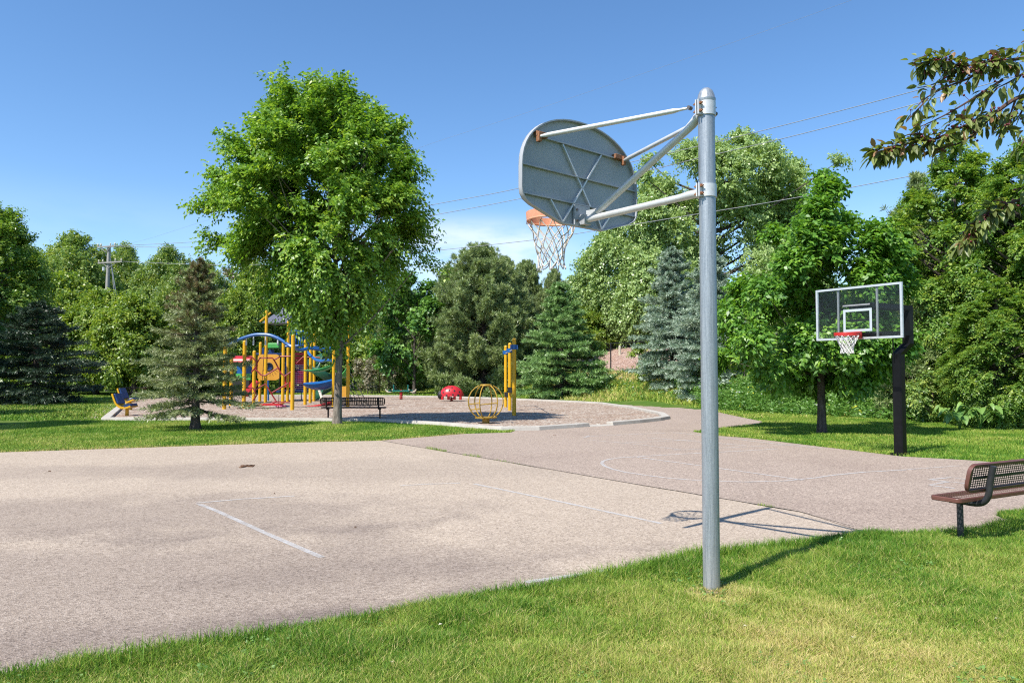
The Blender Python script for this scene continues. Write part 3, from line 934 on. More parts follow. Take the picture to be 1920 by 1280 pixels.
stripes('pavement_line', [(0.065, [(372, 945), (410, 960), (500, 1001), (604, 1046)]), (0.065, [(889, 907.5), (1060, 943), (1240, 982)]), (0.07, [(985, 1092.5), (1148, 1069.5)])], 0.0085, M['paint'])
stripes('pavement_line', [(0.05, [(368, 943.5), (455, 936), (552, 930.5)]), (0.05, [(750, 911), (800, 908), (862, 906)])], 0.0088, M['paint'])
_arc = [(1698, 881.5), (1620, 886), (1560, 892), (1527, 897), (1472, 902.5), (1399, 904.5), (1314, 902), (1255, 897.5), (1207, 891.5), (1172, 886), (1147, 880), (1133, 874.5), (1128, 869.5), (1131, 865), (1143, 861.5), (1163, 858.7), (1190, 857), (1250, 853.5), (1314, 850), (1400, 845.5), (1459, 842)]
stripes('pavement_line', [(0.062, _arc), (0.062, [(1194, 857.7), (1300, 872), (1400, 886), (1505, 901)]),
    (0.062, [(1262, 811), (1345, 820), (1463, 833.5), (1540, 841)]), (0.062, [(1215, 821), (1300, 828), (1399, 836)]), (0.062, [(1742, 900), (1783, 896), (1812, 899.5)]), (0.062, [(1742, 910.5), (1778, 904), (1812, 907.5)]), (0.062, [(1744, 900.5), (1776, 904)]), (0.062, [(1744, 911), (1790, 916.5)])], 0.014, M['paint'])
stripes('pavement_line', [(0.062, [(1100, 818.5), (1180, 815), (1249, 812)]), (0.05, [(1100, 825), (1180, 832), (1275, 843.5)]), (0.05, [(1160, 831), (1230, 828), (1305, 825)]), (0.05, [(1262, 844.5), (1380, 839), (1500, 833.5)]), (0.09, [(1096, 821), (1104, 817.5)]), (0.05, [(1700, 881), (1800, 874)])], 0.0145, M['paint_faint'])

# joints where the two courts and the path meet
stripes('pavement_joint', [(0.013, [(716, 826.3), (800, 841), (900, 857.5), (1010, 876), (1110, 894), (1230, 914.5), (1360, 936), (1500, 960), (1600, 988)]), (0.018, [(1084, 803.5), (1160, 805.5), (1230, 807.5), (1300, 809)])], 0.0125, M['joint'])

# ------------------------------------------------------------------ grass blades
def inside(poly, x, y):
    px = np.array([p[0] for p in poly]); py = np.array([p[1] for p in poly]); n = len(poly)
    c = np.zeros(len(x), bool); j = n - 1
    for i in range(n):
        hit = ((py[i] > y) != (py[j] > y)) & (x < (px[j] - px[i]) * (y - py[i]) / (py[j] - py[i] + 1e-12) + px[i])
        c ^= hit; j = i
    return c

def vnoise(x, y, s, seed):
    """smooth value noise, 0..1"""
    rng = np.random.default_rng(seed); g = rng.random((256, 256))
    u, v = x / s + 70, y / s + 70
    i, j = np.floor(u).astype(int), np.floor(v).astype(int); fu, fv = u - i, v - j
    fu = fu * fu * (3 - 2 * fu); fv = fv * fv * (3 - 2 * fv)
    a = g[i % 256, j % 256] * (1 - fu) + g[(i + 1) % 256, j % 256] * fu
    b = g[i % 256, (j + 1) % 256] * (1 - fu) + g[(i + 1) % 256, (j + 1) % 256] * fu
    return a * (1 - fv) + b * fv

def blades(rng, x, y, h, w, tint, lean=0.5, z=None):
    n = len(x)
    z = terrain(x, y) if z is None else z
    b = np.stack([x, y, z], 1); a = rng.uniform(0, 2 * np.pi, n)
    s = np.stack([np.cos(a), np.sin(a), np.zeros(n)], 1)
    la = rng.uniform(0, 2 * np.pi, n); lm = np.abs(rng.normal(0, lean, n))
    ld = np.stack([np.cos(la) * lm, np.sin(la) * lm, np.ones(n)], 1)
    h = h[:, None]; w = w[:, None]
    mid = b + ld * np.array([0.35, 0.35, 0.55]) * h; tip = b + ld * np.array([1, 1, 0.95]) * h
    v = np.stack([b - s * w / 2, b + s * w / 2, mid + s * w * 0.38, mid - s * w * 0.38, tip], 1).reshape(-1, 3)
    k = np.arange(n)[:, None] * 5
    return v, k, np.repeat(tint, 5)

def grass_object(name, parts, label=None, mat='grass_blade'):
    V, Q, Tt, T3 = [], [], [], []; off = 0
    for v, k, t in parts:
        V.append(v); Tt.append(t)
        Q.append(k + off + np.array([0, 1, 2, 3])); T3.append(k + off + np.array([3, 2, 4])); off += len(v)
    return tag(np_mesh(name, np.concatenate(V), 0, M[mat], np.concatenate(Tt), faces=[np.concatenate(Q), np.concatenate(T3)]), label, kind='stuff')

def clear_of_paving(x, y, e=0.02):
    k = inside(COURT, x, y) | inside(ASPH, x, y) | inside(KO, x, y)
    return ~k

def patch(x, y, seed=1):
    """dry and lush patches of the lawn"""
    a = 0.55 * vnoise(x, y, 1.1, seed) + 0.3 * vnoise(x, y, 0.4, seed + 1) + 0.15 * vnoise(x, y, 0.13, seed + 2)
    return a

rng = np.random.default_rng(5)
def near_lawn():
    n = 1500000
    Y = 3.4 * (10.5 / 3.4) ** rng.random(n)      # denser close by
    X = rng.uniform(-0.80, 0.80, n) * Y
    ok = clear_of_paving(X, Y) & (Y < 9.6)
    X, Y = X[ok], Y[ok]
    keep = rng.random(len(X)) < np.clip(9.0 * (Y / 4.0) ** 0 * 1.0, 0, 1)
    X, Y = X[keep], Y[keep]
    p = patch(X, Y)
    # distance from the court edge, roughly: lush along it, drier towards the camera
    dry = np.clip((6.6 - Y + 0.30 * X) / 3.0, -0.4, 1)
    t = 0.33 + 0.85 * (p - 0.5) + 0.25 * dry + rng.normal(0, 0.20, len(X))
    dead = rng.random(len(X)) < (0.03 + 0.10 * np.clip(dry, 0, 1))
    t = np.where(dead, rng.uniform(0.78, 1.0, len(X)), t)
    pole = np.hypot(X - 1.50, Y - 5.58)
    t = np.where((pole < 0.16 + 0.22 * vnoise(X, Y, 0.12, 44)) & (rng.random(len(X)) < 0.55), rng.uniform(0.8, 1, len(X)), t)
    h = (0.055 - 0.016 * np.clip(dry, 0, 1)) * rng.uniform(0.4, 1.6, len(X)) * (0.5 + 1.1 * vnoise(X, Y, 0.22, 61))
    h *= np.where(np.hypot(X - 1.46, Y - 5.56) < 0.06 + 0.12 * vnoise(X, Y, 0.1, 45), 0.5, 1)
    return blades(rng, X, Y, h, rng.uniform(0.0035, 0.0065, len(X)), np.clip(t, 0, 1), 0.75)

def far_lawn(x0, x1, y0, y1, per, hh, ww, tt, seed, dmax=99, bias=None):
    r = np.random.default_rng(seed)
    n = int((x1 - x0) * (y1 - y0) * per)
    X = r.uniform(x0, x1, n); Y = r.uniform(y0, y1, n)
    ok = clear_of_paving(X, Y) & (np.abs(X) < 0.74 * Y + 1.5) & (bank_d(X, Y) < dmax)
    X, Y = X[ok], Y[ok]
    p = patch(X, Y, seed)
    t = tt + 0.7 * (p - 0.5) + r.normal(0, 0.15, len(X))
    return blades(r, X, Y, hh * r.uniform(0.5, 1.4, len(X)) * (0.7 + 0.6 * p), ww * r.uniform(0.7, 1.3, len(X)), np.clip(t, 0, 1), 0.55)

def edge_fringe(pts, n_per_m, h, seed, tt, wide=0.10):
    r = np.random.default_rng(seed); X, Y = [], []
    for a, b in zip(pts[:-1], pts[1:]):
        L = (b - a).length; n = int(L * n_per_m)
        s = r.random(n); d = (b - a).normalized(); nn = Vector((-d.y, d.x, 0))
        o = np.abs(r.normal(0, wide, n)) - 0.03
        X.append(a.x + (b.x - a.x) * s + nn.x * o * -1); Y.append(a.y + (b.y - a.y) * s + nn.y * o * -1)
    X = np.concatenate(X); Y = np.concatenate(Y)
    p = patch(X, Y, 9)
    return blades(r, X, Y, h * r.uniform(0.5, 1.5, len(X)) * (0.5 + p), r.uniform(0.004, 0.007, len(X)), np.clip(tt + r.normal(0, 0.14, len(X)) + 0.4 * (p - 0.5), 0, 1), 0.6)

FRONT = [G(-40, 1284), G(0, 1277), G(125, 1255), G(275, 1234), G(400, 1210), G(550, 1184), G(700, 1159), G(950, 1114), G(1000, 1108), G(1168, 1077), G(1311, 1045), G(1479, 1024), G(1640, 1003), G(1700, 1006), G(1790, 1002), G(1850, 995), G(1895, 984)]
_dry_edge = [G(x, y) for x, y in ((0, 848), (300, 838), (530, 830), (715, 826), (870, 813.5))]
_tuft = [G(x, y) for x, y in ((800, 841), (836, 847), (868, 853), (902, 858))]
grass_object('lawn_grass', [near_lawn(), edge_fringe(FRONT, 1500, 0.085, 3, 0.26), edge_fringe(FRONT, 220, 0.05, 31, 0.86, 0.05),
    far_lawn(-16, 3, 15.5, 27, 1500, 0.055, 0.014, 0.42, 11), far_lawn(-36, -12, 26, 56, 130, 0.07, 0.04, 0.36, 12),
    far_lawn(5, 26, 12, 27.5, 1100, 0.055, 0.014, 0.40, 13, 0.4), far_lawn(0, 15, 27.3, 50, 260, 0.07, 0.03, 0.45, 17, 0.8), far_lawn(3.3, 8, 6.8, 10, 3500, 0.05, 0.008, 0.30, 15),
    edge_fringe(_dry_edge[::-1], 260, 0.05, 21, 0.86, 0.05), edge_fringe(_tuft[:2], 300, 0.05, 4, 0.35, 0.03), edge_fringe(_tuft[2:], 160, 0.05, 6, 0.35, 0.03),
    edge_fringe([G(925, 862.5), G(975, 871)], 60, 0.04, 8, 0.4, 0.02), edge_fringe([G(1420, 947), G(1450, 952)], 200, 0.035, 8, 0.4, 0.02)])

# bare dry soil where the mower cannot reach round the post
_p = G(1334.5, 1106); _rs = random.Random(12)
_mb = MB(); _pts = [(math.cos(2 * math.pi * k / 22) * (0.11 + 0.07 * _rs.random()) - 0.05, math.sin(2 * math.pi * k / 22) * (0.10 + 0.05 * _rs.random()) - 0.02) for k in range(22)]
_mb.add([_p + Vector((x, y, 0.012)) for x, y in _pts] + [_p + Vector((0, 0, 0.02))], [(k, (k + 1) % 22, 22) for k in range(22)])
tag(_mb.build('dirt', M['soil']), kind='structure')

def clover():
    r = np.random.default_rng(52); n = 5200
    Y = 3.5 * (9.5 / 3.5) ** r.random(n); X = r.uniform(-.8, .8, n) * Y
    ok = clear_of_paving(X, Y) & (vnoise(X, Y, 0.5, 53) > 0.72); X, Y = X[ok], Y[ok]; k = len(X)
    P = np.stack([X, Y, np.full(k, .028)], 1); D = np.stack([r.normal(size=k), r.normal(size=k), np.full(k, .15)], 1)
    return sprays(r, P, D, .05, 7, .026, .02, 1.5, .3, 0.0)
v, t = clover()
tag(np_mesh('clover', v, 4, M['leaf_burdock'], t * .7), 'low clover and broadleaf weeds in the near grass', kind='stuff')
# ------------------------------------------------------------------ near hoop: steel post, fan backboard seen from behind
Z3 = Vector((0, 0, 1))
def net_mesh(c, r0, r1, depth, n, levels, cr, wob, seed):
    rr = random.Random(seed); mb = MB(); ring = []
    for l in range(levels + 1):
        f = l / levels
        z = -depth * (f ** 0.9)
        r = r0 + (r1 - r0) * min(1, f * 1.5) ** 0.8 + (0.012 if l == levels else 0)
        ring.append([c + Vector((r * math.cos(2 * math.pi * (k + 0.5 * (l % 2)) / n), r * math.sin(2 * math.pi * (k + 0.5 * (l % 2)) / n), z)) +
                     Vector((rr.uniform(-wob, wob), rr.uniform(-wob, wob), rr.uniform(-wob, wob))) * (1 if l else 0) for k in range(n)])
    for l in range(levels):
        for k in range(n):
            a = ring[l][k]
            for q in ((k, k + 1) if l % 2 else (k - 1, k)):
                b = ring[l + 1][q % n]
                m = a.lerp(b, 0.5) - Vector((0, 0, 0.006))
                mb.tube([a, m, b], cr, 5)
    return mb

def ring_tube(c, r, t, seg=40, axis=Z3):
    x = axis.orthogonal().normalized(); y = axis.cross(x)
    m = MB(); m.tube([c + (x * math.cos(2 * math.pi * k / seg) + y * math.sin(2 * math.pi * k / seg)) * r for k in range(seg)], t, 8, closed=True)
    return m

pb = G(1334.5, 1106)
hn = Vector((-0.66, 0.751, 0)).normalized(); hv = Vector((hn.y, -hn.x, 0))
hoop = empty('basketball_hoop', pb, 'galvanised round steel post holding a grey fan-shaped backboard seen from behind, with orange rim', 'basketball hoop', 'basketball hoops')
def H(a, v, z): return pb + hn * a + hv * v + Z3 * z
PR = 0.064
TOPZ = 3.855
m = MB(); m.tube([pb + Z3 * -0.1, pb + Z3 * 1.8, pb + Z3 * (TOPZ - 0.075)], PR, 28); m.build('pole', M['galv'], hoop)
m = MB(); m.lathe([(PR + .006, -0.082), (PR + .009, -0.066), (PR + .009, -0.058), (PR + .004, -0.05), (PR * .95, -0.02), (PR * .78, 0.005), (PR * .45, 0.025), (0.006, 0.033)], pb + Z3 * TOPZ, 28); m.build('pole_cap', M['galv'], hoop)
ZU, ZL = 3.715, 3.068
for zc in (ZU, ZL):
    m = MB()
    hh = 0.055 if zc == ZU else 0.05
    m.lathe([(PR + .001, -hh), (PR + .008, -hh), (PR + .008, hh), (PR + .001, hh)], pb + Z3 * zc, 28)
    band = m.build('clamp_band', M['white_metal'], hoop)
    for sv in (-1, 1):
        for a0 in (0.0, 0.022):
            m = MB(); m.box(H(a0, sv * (PR + 0.022), zc), (0.011, 0.05, hh * 2.1), (hn, hv, Z3)); m.build('clamp_lug', M['white_metal'], band, smooth=False)
        for dz in (-0.03, 0.03):
            c = H(-0.03, sv * (PR + 0.028), zc + dz)
            m = MB(); m.lathe([(0.006, 0), (0.006, 0.012), (0.013, 0.0121), (0.013, 0.026), (0.006, 0.0261), (0.006, 0.058), (0.013, 0.0581), (0.013, 0.072), (0.006, 0.0721), (0.006, 0.085)], c, 6, hn)
            m.build('bolt', M['rust'], band, smooth=False)
AB = 1.33                                   # distance of the backboard's back from the post
BZ = 2.985                                  # lower edge of the backboard
ZMID = 3.045
m = MB(); m.tube([H(PR + 0.02, 0, ZL), H(0.16, 0, ZL), H(0.26, 0, ZL - 0.005), H(AB - 0.06, 0, ZMID)], [0.034, 0.034, 0.029, 0.029], 16); m.build('support_arm', M['white_metal'], hoop)
m = MB()
m.tube([H(PR + 0.012, 0, ZU - 0.035), H(0.13, 0, ZU - 0.085), H(0.21, 0, ZU - 0.135), H(1.15, 0, ZMID + 0.05)], [0.036, 0.036, 0.029, 0.029], 16)
m.build('support_arm', M['white_metal'], hoop)
m = MB(); m.box(H(1.20, 0, ZMID + 0.045), (0.16, 0.012, 0.075), (hn, hv, Z3)); m.build('gusset', M['white_metal'], hoop, smooth=False)
for sv in (-1, 1):
    m = MB()
    end = H(AB - 0.03, sv * 0.555, BZ + 0.715)
    st = H(0.085 if sv < 0 else -0.01, sv * 0.10, ZU + (0.012 if sv < 0 else -0.01))
    e2 = st.lerp(end, 0.94)
    m.tube([st, st.lerp(end, 0.06), st.lerp(end, 0.10), e2, end], [0.009, 0.012, 0.020, 0.020, 0.012], 14)
    rod = m.build('brace_rod', M['white_metal'], hoop)
    m = MB(); m.tube([st - hv * 0.02, st + hv * 0.02], 0.016, 10); m.build('pivot_bolt', M['bolt'], rod)
# backboard: fan outline, flange, ribs
def fan(k=1.0, inx=0.0):
    hw = 0.765 - inx; b = inx; P = [(-0.27, b), (0.27, b)]
    P += [(0.655 - inx, 0.118), (0.725 - inx, 0.155), (hw - 0.008, 0.20), (hw, 0.25), (hw, 0.44)]
    for i in range(1, 25):
        a = math.pi * i / 25
        P.append((hw * math.copysign(abs(math.cos(a)) ** 0.92, math.cos(a)), 0.44 + (0.53 - inx) * math.sin(a) ** 0.92))
    P += [(-hw, 0.44), (-hw, 0.25), (-hw + 0.008, 0.20), (-0.725 + inx, 0.155), (-0.655 + inx, 0.118)]
    return P
bo = H(AB, 0.02, BZ)
m = MB(); m.prism(fan(), bo, hv, Z3, hn, 0.038, 0.044)
board = m.build('backboard', M['grey_paint'], hoop, smooth=False)
fo, fi = fan(), fan(inx=0.012)
m = MB(); N = len(fo)
vs = [bo + hv * p[0] + Z3 * p[1] + hn * a for a in (0, 0.046) for p in fo] + [bo + hv * p[0] + Z3 * p[1] + hn * a for a in (0, 0.038) for p in fi]
fs = []
for i in range(N):
    j = (i + 1) % N
    fs += [(i, j, N + j, N + i), (2 * N + j, 2 * N + i, 3 * N + i, 3 * N + j), (i, 2 * N + i, 2 * N + j, j)]
m.add(vs, fs); m.build('rim_flange', M['grey_paint'], board)
def rib(p, q, hgt=0.026, th=0.010):
    a, b = bo + hv * p[0] + Z3 * p[1], bo + hv * q[0] + Z3 * q[1]
    d = (b - a).normalized(); s = d.cross(hn)
    mm = MB(); mm.box(a.lerp(b, 0.5) + hn * (0.0375 - hgt / 2), ((b - a).length, th, hgt), (d, s, hn)); return mm
for p, q in (((-0.745, 0.205), (0.745, 0.205)), ((-0.75, 0.455), (0.75, 0.455)), ((-0.60, 0.73), (0.60, 0.73))):
    rib(p, q, 0.030).build('rib', M['grey_paint'], board)
for p, q in (((-0.26, 0.722), (0.10, 0.212)), ((0.255, 0.722), (-0.255, 0.02)), ((-0.41, 0.198), (-0.262, 0.02)), ((0.41, 0.198), (0.262, 0.02)), ((0.16, 0.198), (0.255, 0.02))):
    rib(p, q, 0.026, 0.014).build('rib', M['white_metal'], board)
m = MB(); m.box(H(AB + 0.012, 0, BZ + 0.10), (0.02, 0.20, 0.19), (hn, hv, Z3)); m.box(H(AB - 0.03, 0, ZMID), (0.07, 0.09, 0.09), (hn, hv, Z3))
plate = m.build('mounting_plate', M['grey_paint'], board)
for a, b in ((-0.075, 0.05), (0.075, 0.05), (-0.075, 0.15), (0.075, 0.15), (0.0, 0.03)):
    c = H(AB - 0.012, a, BZ + b); m = MB(); m.tube([c, c + hn * 0.02], 0.011, 6); m.build('bolt', M['bolt'], plate)
for sv in (-1, 1):
    m = MB()
    m.box(H(AB + 0.01, sv * 0.515, BZ + 0.745), (0.05, 0.13, 0.045), (hn, hv, Z3))
    m.box(H(AB - 0.015, sv * 0.56, BZ + 0.712), (0.04, 0.035, 0.085), (hn, hv, Z3))
    m.build('brace_bracket', M['rust'], board, bevel=0.004)
# rim with its wide flange plate, loops and net
rc = H(1.735, 0.0, 3.105)
m = ring_tube(rc, 0.232, 0.0095)
rim = m.build('rim', M['orange'], hoop)
m = MB(); n_ = 48; vs = []
for rr_, zz_ in ((0.236, 0.0), (0.243, 0.078), (0.246, 0.078), (0.239, 0.0)):
    vs += [rc + Vector((math.cos(2 * math.pi * k / n_) * rr_, math.sin(2 * math.pi * k / n_) * rr_, zz_)) for k in range(n_)]
m.add(vs, [(q * n_ + k, q * n_ + (k + 1) % n_, ((q + 1) % 4) * n_ + (k + 1) % n_, ((q + 1) % 4) * n_ + k) for q in range(4) for k in range(n_)])
m.build('rim_skirt', M['orange'], rim)
m = MB()
m.box(rc - hn * 0.352 + Z3 * 0.0, (0.014, 0.30, 0.13), (hn, hv, Z3))
for sv in (-1, 1):
    m.box(rc - hn * 0.30 + hv * sv * 0.1 - Z3 * 0.035, (0.12, 0.006, 0.06), (hn, hv, Z3))
m.build('rim_bracket', M['orange'], rim, smooth=False)
for k in range(12):
    m = MB(); a = 2 * math.pi * k / 12; d = Vector((math.cos(a), math.sin(a), 0)); t = Vector((-d.y, d.x, 0))
    m.tube([rc + d * 0.236 - t * 0.02 - Z3 * 0.006, rc + d * 0.238 - t * 0.012 - Z3 * 0.028, rc + d * 0.238 + t * 0.012 - Z3 * 0.028, rc + d * 0.236 + t * 0.02 - Z3 * 0.006], 0.004, 5)
    m.build('net_hook', M['rust'], rim)
net_mesh(rc - Z3 * 0.026, 0.230, 0.125, 0.44, 12, 6, 0.0055, 0.016, 3).build('net', M['net'], hoop)

# ------------------------------------------------------------------ far hoop: square black post and glass backboard
fc = Vector((6.95, 14.98, 0)); fn = Vector((-0.828, -0.560, 0)).normalized(); fv = Vector((-fn.y, fn.x, 0))
if fv.x < 0: fv = -fv                        # towards the right-hand, nearer edge
fp = G(1688.5, 853)
far = empty('basketball_hoop', fp, 'black square post carrying a clear rectangular backboard with a red rim', 'basketball hoop', 'basketball hoops')
sf = (853 - 700) / 1.65
ZB = 2.335                                    # backboard lower edge
fbx = -fn                                     # backwards, from board to post
def F(a, v, z): return fc + fbx * a + fv * v + Z3 * z
ax = (fn, fv, Z3)
wpost = 0.228
m = MB(); m.box(fp + Z3 * 1.0, (wpost * .82, wpost * .82, 2.1), ax, 0.02); 
post = m.build('pole', M['black_steel'], far, smooth=False)
m = MB(); m.box(fp + Z3 * 0.02, (0.30, 0.30, 0.04), ax, 0.02); m.build('base_plate', M['black_steel'], post, smooth=False)
# crank back and up: a sloping neck, then the upright head
back = Vector((1, 0.05, 0)).normalized()
hd = fp + back * 0.155 + fbx * 0.10
m = MB(); w2 = wpost * .41
q0 = [fp + fn * (w2 * i) + fv * (w2 * j) + Z3 * 2.04 for i, j in ((-1, -1), (1, -1), (1, 1), (-1, 1))]
q1 = [p + (hd - fp) + Z3 * 0.22 for p in q0]
m.add(q0 + q1, [(0, 1, 5, 4), (1, 2, 6, 5), (2, 3, 7, 6), (3, 0, 4, 7), (3, 2, 1, 0), (4, 5, 6, 7)])
m.box(hd + Z3 * 2.62, (wpost * .76, wpost * .70, 0.78), ax, 0.015)
m.build('upper_post', M['black_steel'], far, smooth=False)
hb = F(0.06, 0, 0)
for sv in (-1, 1):
    for z0, z1 in ((2.98, 3.02), (2.47, 2.43)):
        a = Vector((hd.x, hd.y, z0)) + fv * sv * 0.09; b = F(0.05, sv * 0.20, z1)
        d = (b - a).normalized(); s = d.cross(Z3).normalized()
        m = MB(); m.box(a.lerp(b, 0.5), ((b - a).length, 0.045, 0.095), (d, s, s.cross(d))); m.build('extension_arm', M['black_steel'], far, smooth=False)
m = MB(); m.box(F(0.045, 0, 2.72), (0.04, 0.50, 0.04), ax); m.box(F(0.045, 0, 3.03), (0.04, 0.62, 0.05), ax); m.box(F(0.045, 0, 2.43), (0.04, 0.62, 0.05), ax)
m.build('mounting_frame', M['black_steel'], far, smooth=False)
m = MB(); m.tube([fp + back * -0.04 + fn * 0.12 + Z3 * 1.95, fp + back * -0.04 + fn * 0.12 + Z3 * 2.35], 0.014, 8); m.build('crank_rod', M['black_steel'], far)
hw, hh2 = 0.915, 1.067
m = MB(); m.box(F(0, 0, ZB + hh2 / 2), (0.012, hw * 2 - 0.02, hh2 - 0.02), ax); bb = m.build('backboard', M['glass'], far, smooth=False)
m = MB()
for sv in (-1, 1):
    m.box(F(0, sv * (hw - 0.02), ZB + hh2 / 2), (0.045, 0.042, hh2), ax)
m.box(F(0, 0, ZB + 0.021), (0.043, hw * 2 - 0.084, 0.042), ax); m.box(F(0, 0, ZB + hh2 - 0.021), (0.043, hw * 2 - 0.084, 0.042), ax)
m.build('frame', M['alu'], bb, smooth=False)
for sv in (-0.43, 0.40):
    m = MB(); m.box(F(0.024, sv, ZB + hh2 / 2), (0.03, 0.036, hh2 - 0.09), ax); m.build('back_bar', M['grey_strip'], bb, smooth=False)
m = MB()
for sv in (-1, 1): m.box(F(-0.009, sv * 0.28, ZB + 0.155 + 0.2285), (0.004, 0.05, 0.457), ax)
m.box(F(-0.009, 0, ZB + 0.155 + 0.457 - 0.025), (0.004, 0.51, 0.05), ax); m.box(F(-0.009, 0, ZB + 0.155 + 0.025), (0.004, 0.51, 0.05), ax)
m.build('target_square', M['target'], bb, smooth=False)
m = MB(); m.box(F(-0.01, -0.02, ZB + 0.69), (0.012, 0.58, 0.028), ax); m.build('trim_strip', M['grey_strip'], bb, smooth=False)
frc = F(-0.385, 0, 2.445)
rim2 = ring_tube(frc, 0.232, 0.011).build('rim', M['red_rim'], far)
m = MB(); m.box(frc + fbx * 0.33 - Z3 * 0.03, (0.09, 0.20, 0.14), ax, 0.01); m.box(frc + fbx * 0.255 - Z3 * 0.01, (0.09, 0.30, 0.05), ax, 0.02)
m.build('rim_bracket', M['red_rim'], rim2, smooth=False)
m = MB()
for k in range(40):
    a, b = 2 * math.pi * k / 40, 2 * math.pi * (k + 1) / 40
    A, B = Vector((math.cos(a), math.sin(a), 0)) * 0.241, Vector((math.cos(b), math.sin(b), 0)) * 0.241
    m.add([frc + A - Z3 * 0.05, frc + B - Z3 * 0.05, frc + B + Z3 * 0.012, frc + A + Z3 * 0.012], [(0, 1, 2, 3)])
m.build('rim_guard', M['red_rim'], rim2)
net_mesh(frc - Z3 * 0.03, 0.228, 0.115, 0.37, 12, 6, 0.0065, 0.005, 8).build('net', M['net_white'], far)

# ------------------------------------------------------------------ bench with perforated seat and back
def mesh_panel(mb, o, u, v, n, Lu, Lv, th, border, pu, pv, corner=0.05, hole=0.56):
    """perforated sheet: solid rounded border and a grid of diamond holes"""
    iu, iv = Lu / 2 - border, Lv / 2 - border
    nu, nv = max(1, int(2 * iu / pu)), max(1, int(2 * iv / pv)); pu, pv = 2 * iu / nu, 2 * iv / nv
    for i in range(nu):
        for j in range(nv):
            c = o + u * (-iu + (i + .5) * pu) + v * (-iv + (j + .5) * pv)
            O = [(-.5, -.5), (0, -.5), (.5, -.5), (.5, 0), (.5, .5), (0, .5), (-.5, .5), (-.5, 0)]
            I = [(-.38, -.38), (0, -.5), (.38, -.38), (.5, 0), (.38, .38), (0, .5), (-.38, .38), (-.5, 0)]
            vs = [c + u * (a * pu) + v * (b * pv) for a, b in O] + [c + u * (a * pu * hole * 1.25) + v * (b * pv * hole * 1.25) for a, b in I]
            mb.add(vs, [(k, (k + 1) % 8, 8 + (k + 1) % 8, 8 + k) for k in range(8)])
    # border frame with rounded corners and a rolled edge
    def loop(hu, hv_, c):
        P = []
        for sx, sy, a0 in ((1, 1, 0), (-1, 1, 90), (-1, -1, 180), (1, -1, 270)):
            for k in range(6):
                a = math.radians(a0 + 18 * k); P.append((sx * (hu - c) + c * math.cos(a), sy * (hv_ - c) + c * math.sin(a)))
        return P
    A = loop(Lu / 2, Lv / 2, corner); B = loop(iu, iv, 0.004); N = len(A)
    fr = MB()
    vs = [o + u * p[0] + v * p[1] + n * z for z in (0, -th) for p in A] + [o + u * p[0] + v * p[1] + n * z for z in (0, -th) for p in B]
    fs = []
    for k in range(N):
        j = (k + 1) % N
        fs += [(k, j, 2 * N + j, 2 * N + k), (N + j, N + k, 3 * N + k, 3 * N + j), (k, N + k, N + j, j), (2 * N + k, 2 * N + j, 3 * N + j, 3 * N + k)]
    fr.add(vs, fs)
    return fr

def make_bench(name, L, mats, label, cat='bench', frame_off=0.30, pitch=(0.038, 0.021)):
    root = empty(name, (0, 0, 0), label, cat, 'perforated steel park benches')
    X, Y, Zv = Vector((1, 0, 0)), Vector((0, 1, 0)), Vector((0, 0, 1))
    mb = MB(); fr = mesh_panel(mb, Vector((0, 0, 0.455)), X, Y, Zv, L, 0.30, 0.045, 0.028, pitch[0], pitch[1], 0.05)
    seat = mb.build('seat', M[mats[0]], root, smooth=False); fr.build('seat_edge', M[mats[0]], seat, bevel=0.008)
    tilt = math.radians(12)
    bu = Vector((0, math.sin(-tilt), math.cos(tilt))); bn = Vector((0, math.cos(tilt), math.sin(tilt)))
    mb = MB(); fr = mesh_panel(mb, Vector((0, -0.21, 0.66)), X, bu, bn, L, 0.28, 0.038, 0.03, pitch[0], pitch[1], 0.09)
    bk = mb.build('backrest', M[mats[2]], root, smooth=False); fr.build('backrest_edge', M[mats[0]], bk, bevel=0.008)
    m = MB(); m.box(Vector((0, -0.235, 0.66)), (L - 0.16, 0.004, 0.022), (X, bn, bu)); m.build('stiffener', M[mats[1]], bk)
    for sx in (-1, 1):
        x = sx * (L / 2 - frame_off)
        m = MB(); m.tube([(x, 0.03, -0.15), (x, 0.03, 0.40)], 0.03, 14); m.build('leg', M[mats[1]], root)
        m = MB()
        P = smooth_path([(x, 0.13, 0.385), (x, 0.0, 0.385), (x, -0.12, 0.385), (x, -0.20, 0.41), (x, -0.245, 0.48), (x, -0.268, 0.62), (x, -0.298, 0.765)], 5)
        m.tube(P, 0.030, 14); m.build('back_support', M[mats[1]], root)
    return root

bench = make_bench('park_bench', 2.15, ('brown', 'dark_tube', 'dark_tube'), 'brown perforated bench with dark curved tube supports on the near grass edge of the court', frame_off=0.31)
bl = Vector((4.19, 7.30, 0)); bd = Vector((0.875, 0.485, 0)).normalized()
bc = bl + bd * 1.075
bench.location = (bc.x, bc.y, 0); bench.rotation_euler = (0, 0, math.atan2(bd.y, bd.x))
b2 = make_bench('park_bench', 2.25, ('dark_brown', 'dark_brown', 'dark_brown'), 'dark brown mesh bench on the gravel behind the trunk of the round elm', frame_off=0.22, pitch=(0.06, 0.04))
g2 = G(662, 789)
b2.location = (g2.x, g2.y + 0.12, 0.03); b2.rotation_euler = (0, 0, 0.0)

